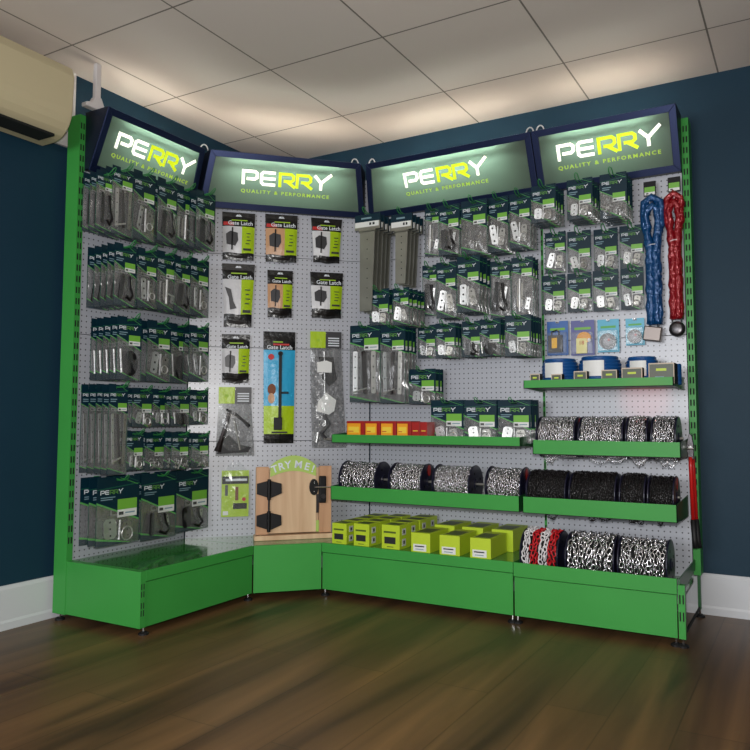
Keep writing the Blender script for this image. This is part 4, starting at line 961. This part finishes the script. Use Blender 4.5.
# ------------------------------------------------------------------ sleeved security chains
def hank(s, ztop, zbot, wtop, m, label, lock, tagx, strand=0.013):
    e = thing('sleeved_chain', label, 'chain lock', 'D', s, 0.045, zbot)
    H = ztop - zbot; rng = random.Random(int(s * 100)); f = MB()
    def strandp(x0, x1, ph, y):
        pts, rad = [], []
        n = 44
        for i in range(n + 1):
            u = i / n
            # up one side, loop at the top, down the other
            if u < .5: t = u / .5; x = x0 + 0; z = t; sd = -1
            else: t = (1 - u) / .5; z = t; sd = 1
            neck = .62
            if z < neck: wx = .45 + .1 * (neck - z)
            else: wx = .45 + .55 * sin(pi * min(1, (z - neck) / (1 - neck)) * .62)
            if z > .93: wx *= max(.0, 1 - ((z - .93) / .07) ** 2)
            xx = sd * wx * wtop / 2 * x1
            pts.append((xx + .003 * sin(i * 1.7 + ph), y + .003 * sin(i * 2.1 + ph), z * H)); rad.append(strand * (1 + .14 * sin(i * 2.4 + ph)))
        return pts, rad
    for (k, y, ph) in ((.98, 0, 0), (.62, -.006, 2), (.80, .012, 4)):
        p, rd = strandp(0, k, ph, y)
        if k < .7: p = [(a, b, c * .93) for a, b, c in p]
        f.tube(p, strand, m, 8, radii=rd)
    f.build('sleeve', e, smooth=True)
    f = MB(); zt = H * .615; f.tube([(wtop * .40 * cos(2 * pi * i / 16), .003 + .024 * sin(2 * pi * i / 16), zt + .002 * cos(i)) for i in range(16)], .0022, 'conduit_white', 6, closed=True); f.build('cable_tie', e)
    f = MB(); f.box(tagx - .027, tagx + .027, -.004, .0, H + .004, H + .072, 'black_plastic'); f.box(tagx - .023, tagx + .023, -.005, -.0035, H + .022, H + .046, 'label_green'); f.box(tagx - .023, tagx + .023, -.005, -.0035, H + .009, H + .022, 'label_white'); f.box(tagx - .016, tagx - .006, -.0056, -.0045, H + .012, H + .018, 'ink_black'); f.build('hang_tag', e)
    f = MB(); f.cyl((tagx - .001, -.002, H - .03), (tagx - .001, -.002, H + .01), .0018, 'conduit_white', 6); f.build('tag_string', e)
    if lock == 'block':
        f = MB(); f.T = Matrix.Rotation(.16, 4, 'Y'); f.box(-.042, .036, -.018, .018, -.078, -.012, 'padlock_steel'); f.build('padlock', e, bevel=.005)
        f = MB()
        for x in (-.02, .014): f.cyl((x, 0, -.022), (x, 0, .012), .006, 'chrome', 8)
        f.build('shackle', e)
    else:
        f = MB(); f.T = Matrix.Rotation(pi / 2, 4, 'Z') @ Matrix.Translation((0, 0, -.045)); f.lathe_x([(-.014, 0), (-.014, .02), (-.010, .031), (0, .035), (.010, .031), (.014, .02), (.014, 0)], 'steel_dark', 24); f.build('padlock', e, smooth=True)
        f = MB(); f.tube([(-.02, 0, .0), (-.018, 0, -.016), (0, 0, -.02), (.018, 0, -.016), (.02, 0, .0)], .005, 'chrome', 8); f.build('shackle', e)
hank(1.536, 1.888, 1.300, 0.082, 'sleeve_blue', 'blue sleeved security chain with a grey block padlock, hanging in the right bay', 'block', -0.008, .017)
hank(1.630, 1.892, 1.318, 0.064, 'sleeve_red', 'red sleeved security chain with a round padlock, beside the right upright', 'round', 0.004, .0155)

# ------------------------------------------------------------------ shelf goods
DK = 0.755
for i, (a, b) in enumerate([(0.042, 0.150), (0.153, 0.242), (0.245, 0.335), (0.338, 0.418)]):
    nm = ['leftmost', 'second', 'third', 'fourth'][i]
    e = thing('red_carton', f"{nm} red carton with yellow label on the shallow shelf, counted from the left", 'carton', 'C', (a + b) / 2, 0.255, DK, 'red cartons on the shallow shelf'); w_ = b - a
    f = MB(); f.box(-w_ / 2, w_ / 2, -.045, .055, 0, .104, 'carton_red'); f.build('carton', e, bevel=.001)
    f = MB(); f.box(-w_ / 2 + .004, -w_ / 2 + w_ * .78, -.0465, -.0452, .010, .092, 'sticker_orange'); f.box(-w_ / 2 + .012, -w_ / 2 + w_ * .70, -.0475, -.0463, .045, .075, 'sticker_yellow'); f.box(-w_ / 2 + .012, -w_ / 2 + w_ * .4, -.048, -.047, .05, .054, 'ink_red'); f.box(-w_ / 2 + .008, -w_ / 2 + w_ * .74, -.048, -.0463, .028, .032, 'ink_red'); f.build('label', e)
for i, (a, b) in enumerate([(0.421, 0.466), (0.469, 0.508)]):
    e = thing('red_carton', ['plain dark red carton without label, beside the labelled ones', 'plain dark red carton, last one, touching the navy packets'][i], 'carton', 'C', (a + b) / 2, 0.255, DK, 'red cartons on the shallow shelf'); w_ = b - a
    f = MB(); f.box(-w_ / 2, w_ / 2, -.045, .055, 0, .10, 'carton_red'); f.build('carton', e, bevel=.001)
    f = MB(); f.box(-w_ * .3, w_ * .3, -.0465, -.0452, .055, .059, 'sticker_yellow'); f.box(-.003, .004, -.0465, -.0452, .018, .028, 'label_white'); f.build('print', e)
ZD = 0.2575
def carton(s, o, w, d, h, lab, front, yaw=0.0, side=True, logo_t=None):
    e = thing('lime_carton', lab, 'carton', 'C', s, o, ZD, 'lime green cartons on the base deck', yaw=yaw)
    f = MB(); f.box(-w / 2, w / 2, 0, d, 0, h, 'carton_lime'); f.build('carton', e, bevel=.001)
    if front == 'dark':
        f = MB(); f.box(-w * .34, w * .28, -.0012, -.0001, h * .22, h * .5, 'ink_black'); f.box(-w * .38, w * .3, -.0012, -.0001, h * .66, h * .74, 'carton_top'); f.box(-w * .2, w * .16, -.0012, -.0001, h * .08, h * .11, 'carton_top'); f.build('front_print', e)
        f = MB(); f.box(w / 2 + .0001, w / 2 + .0012, d * .25, d * .6, h * .12, h * .42, 'pouch_white'); f.box(w / 2 + .0001, w / 2 + .0012, d * .25, d * .6, h * .58, h * .85, 'pouch_white')
        f.box(w / 2 + .001, w / 2 + .0016, d * .35, d * .5, h * .2, h * .34, 'latch_dark'); f.box(w / 2 + .001, w / 2 + .0016, d * .35, d * .5, h * .64, h * .78, 'latch_dark'); f.build('side_print', e)
    elif front == 'label':
        f = MB(); f.box(-w * .38, w * .3, -.0012, -.0001, h * .06, h * .42, 'label_white'); f.box(-w * .3, w * .2, -.0018, -.0010, h * .28, h * .34, 'ink_black'); f.box(-w * .26, w * .16, -.0018, -.0010, h * .14, h * .18, 'ink_grey'); f.build('front_label', e)
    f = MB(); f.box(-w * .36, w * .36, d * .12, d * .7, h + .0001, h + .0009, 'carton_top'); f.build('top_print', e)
    return e
cols = [(0.096, 0.084, 0.100), (0.224, 0.088, 0.106), (0.382, 0.098, 0.112)]
cn = ['left', 'middle', 'right']; rn = ['front row', 'second row', 'third row', 'back row']
for ci, (s, w_, h_) in enumerate(cols):
    for r in range(4):
        if r == 0 or True:
            carton(s + rnd.uniform(-.004, .004), 0.445 - r * 0.106, w_, 0.098, h_, f"cube-shaped lime green carton, {rn[r]} of the {cn[ci]} cube column, beside the gate sample", 'dark', yaw=rnd.uniform(-.02, .02))
for ci, (s, w_) in enumerate([(0.548, 0.098), (0.695, 0.100), (0.845, 0.098)]):
    carton(s, 0.450, w_, 0.20, 0.088, f"long low lime green carton with white label, front of the {cn[ci]} long column", 'label', yaw=.01)
    carton(s + .02, 0.235, w_ + .008, 0.20, 0.098, f"long low lime green carton, behind the labelled one of the {cn[ci]} long column", None, yaw=-.01)

# blue rope coils and small boxes on the top right shelf
DT = 1.0185
def coil(s, o, r, h, lab):
    e = thing('rope_coil', lab, 'rope', 'D', s, o, DT, 'blue rope coils on the top right shelf')
    f = MB(); n = 9; prof = [(0, .02)]
    for k in range(n):
        z0, z1 = h * k / n, h * (k + 1) / n; zc = (z0 + z1) / 2; rr = r * (1 - .14 * max(0, (k - n + 3) / 2) ** 1.5) * (.96 if k == 0 else 1)
        for a in (-1.2, -.6, 0, .6, 1.2): prof.append((zc + sin(a) * (z1 - z0) * .5, rr + cos(a) * (z1 - z0) * .5 - (z1 - z0) * .2))
    prof.append((h, r * .35)); prof.append((h * .9, .02)); f.lathe_z(prof, 'rope_blue', 36); f.build('coiled_rope', e, smooth=True)
    f = MB(); a0, a1 = -pi / 2 - .62, -pi / 2 + .42; vs = []; rr = r + h / n * .42; m = 10
    for i in range(m + 1):
        a = a0 + (a1 - a0) * i / m; vs += [(cos(a) * rr, sin(a) * rr, h * .32), (cos(a) * rr, sin(a) * rr, h * .84), (cos(a) * (rr - .002), sin(a) * (rr - .002), h * .32), (cos(a) * (rr - .002), sin(a) * (rr - .002), h * .84)]
    f.add(vs, [q for i in range(m) for q in ((4 * i, 4 * i + 4, 4 * i + 5, 4 * i + 1), (4 * i + 2, 4 * i + 3, 4 * i + 7, 4 * i + 6))], 'label_white')
    f.build('label', e)
coil(1.128, 0.155, 0.080, 0.130, 'leftmost blue rope coil with white label on the top right shelf')
coil(1.312, 0.155, 0.090, 0.134, 'largest blue rope coil, middle of the top right shelf')
coil(1.492, 0.13, 0.066, 0.128, 'smallest blue rope coil, right side of the top right shelf')
for i, (a, b, h_) in enumerate([(1.028, 1.074, .058), (1.127, 1.175, .054), (1.229, 1.287, .064), (1.350, 1.417, .066), (1.436, 1.522, .072), (1.547, 1.650, .088)]):
    lab = ['tiny dark box at left end of the top right shelf', 'tiny green-fronted box before the leftmost rope coil', 'small dark box between the left and middle rope coils', 'small dark box in front of the middle rope coil', 'dark box in front of the smallest rope coil', 'largest grey-green box at right end of the top right shelf'][i]
    e = thing('small_box', lab, 'box', 'D', (a + b) / 2, 0.29, DT, 'small dark boxes on the top right shelf'); w_ = b - a
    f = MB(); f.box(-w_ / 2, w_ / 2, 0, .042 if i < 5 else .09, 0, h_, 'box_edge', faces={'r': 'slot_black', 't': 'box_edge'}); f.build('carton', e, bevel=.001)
    f = MB(); f.box(-w_ / 2 + .004, w_ / 2 - .004, -.0012, -.0001, .005, h_ - .005, 'box_dark'); f.box(-w_ * .2, w_ * .2, -.0018, -.001, h_ * .62, h_ * .74, 'carton_lime'); f.box(-w_ * .25, w_ * .1, -.0018, -.001, h_ * .28, h_ * .36, 'ink_grey'); f.build('front_picture', e)
e = thing('navy_tin', 'slim navy blue tin at the right end of the rope shelf', 'tin', 'D', 1.640, 0.16, DT)
f = MB(); f.lathe_z([(0, 0), (0, .018), (.003, .02), (.087, .02), (.09, .018), (.09, 0)], 'rope_blue', 20); f.build('body', e, smooth=False)

# bolt cutter hanging at the right upright
e = thing('bolt_cutter', 'red and black handled bolt cutter hanging in front of the right upright', 'tool', 'D', 1.682, 0.115, 0.80)
f = MB(); f.prism([(-.012, -.10), (-.016, -.045), (-.010, -.01), (-.003, .012), (.006, .0), (.013, -.04), (.012, -.10)], -.008, .008, 'steel_dark'); f.cyl((0, -.012, -.05), (0, .012, -.05), .010, 'chrome', 10); f.build('jaws', e, bevel=.002)
for x, y in ((-.001, -.004), (.005, .018)):
    f = MB(); f.tube([(x * .6, y, -.09), (x, y, -.13), (x * 1.5 + .004, y, -.36)], .009, 'tool_red', 10); h_o = f.build('handle', e, smooth=True)
    f = MB(); f.tube([(x * 1.5 + .004, y, -.355), (x * 1.7 + .008, y, -.44), (x * 1.8 + .012, y, -.475)], .0115, 'black_rubber', 10); f.build('grip', h_o, smooth=True)
f = MB(); f.cyl((-.014, -.012, -.055), (.014, -.012, -.055), .004, 'chrome', 8); f.build('hanging_bar', e)
f = MB(); f.cyl((0, .112, .004), (0, .0, .004), .0025, 'chrome', 6); f.build('hanger', e)
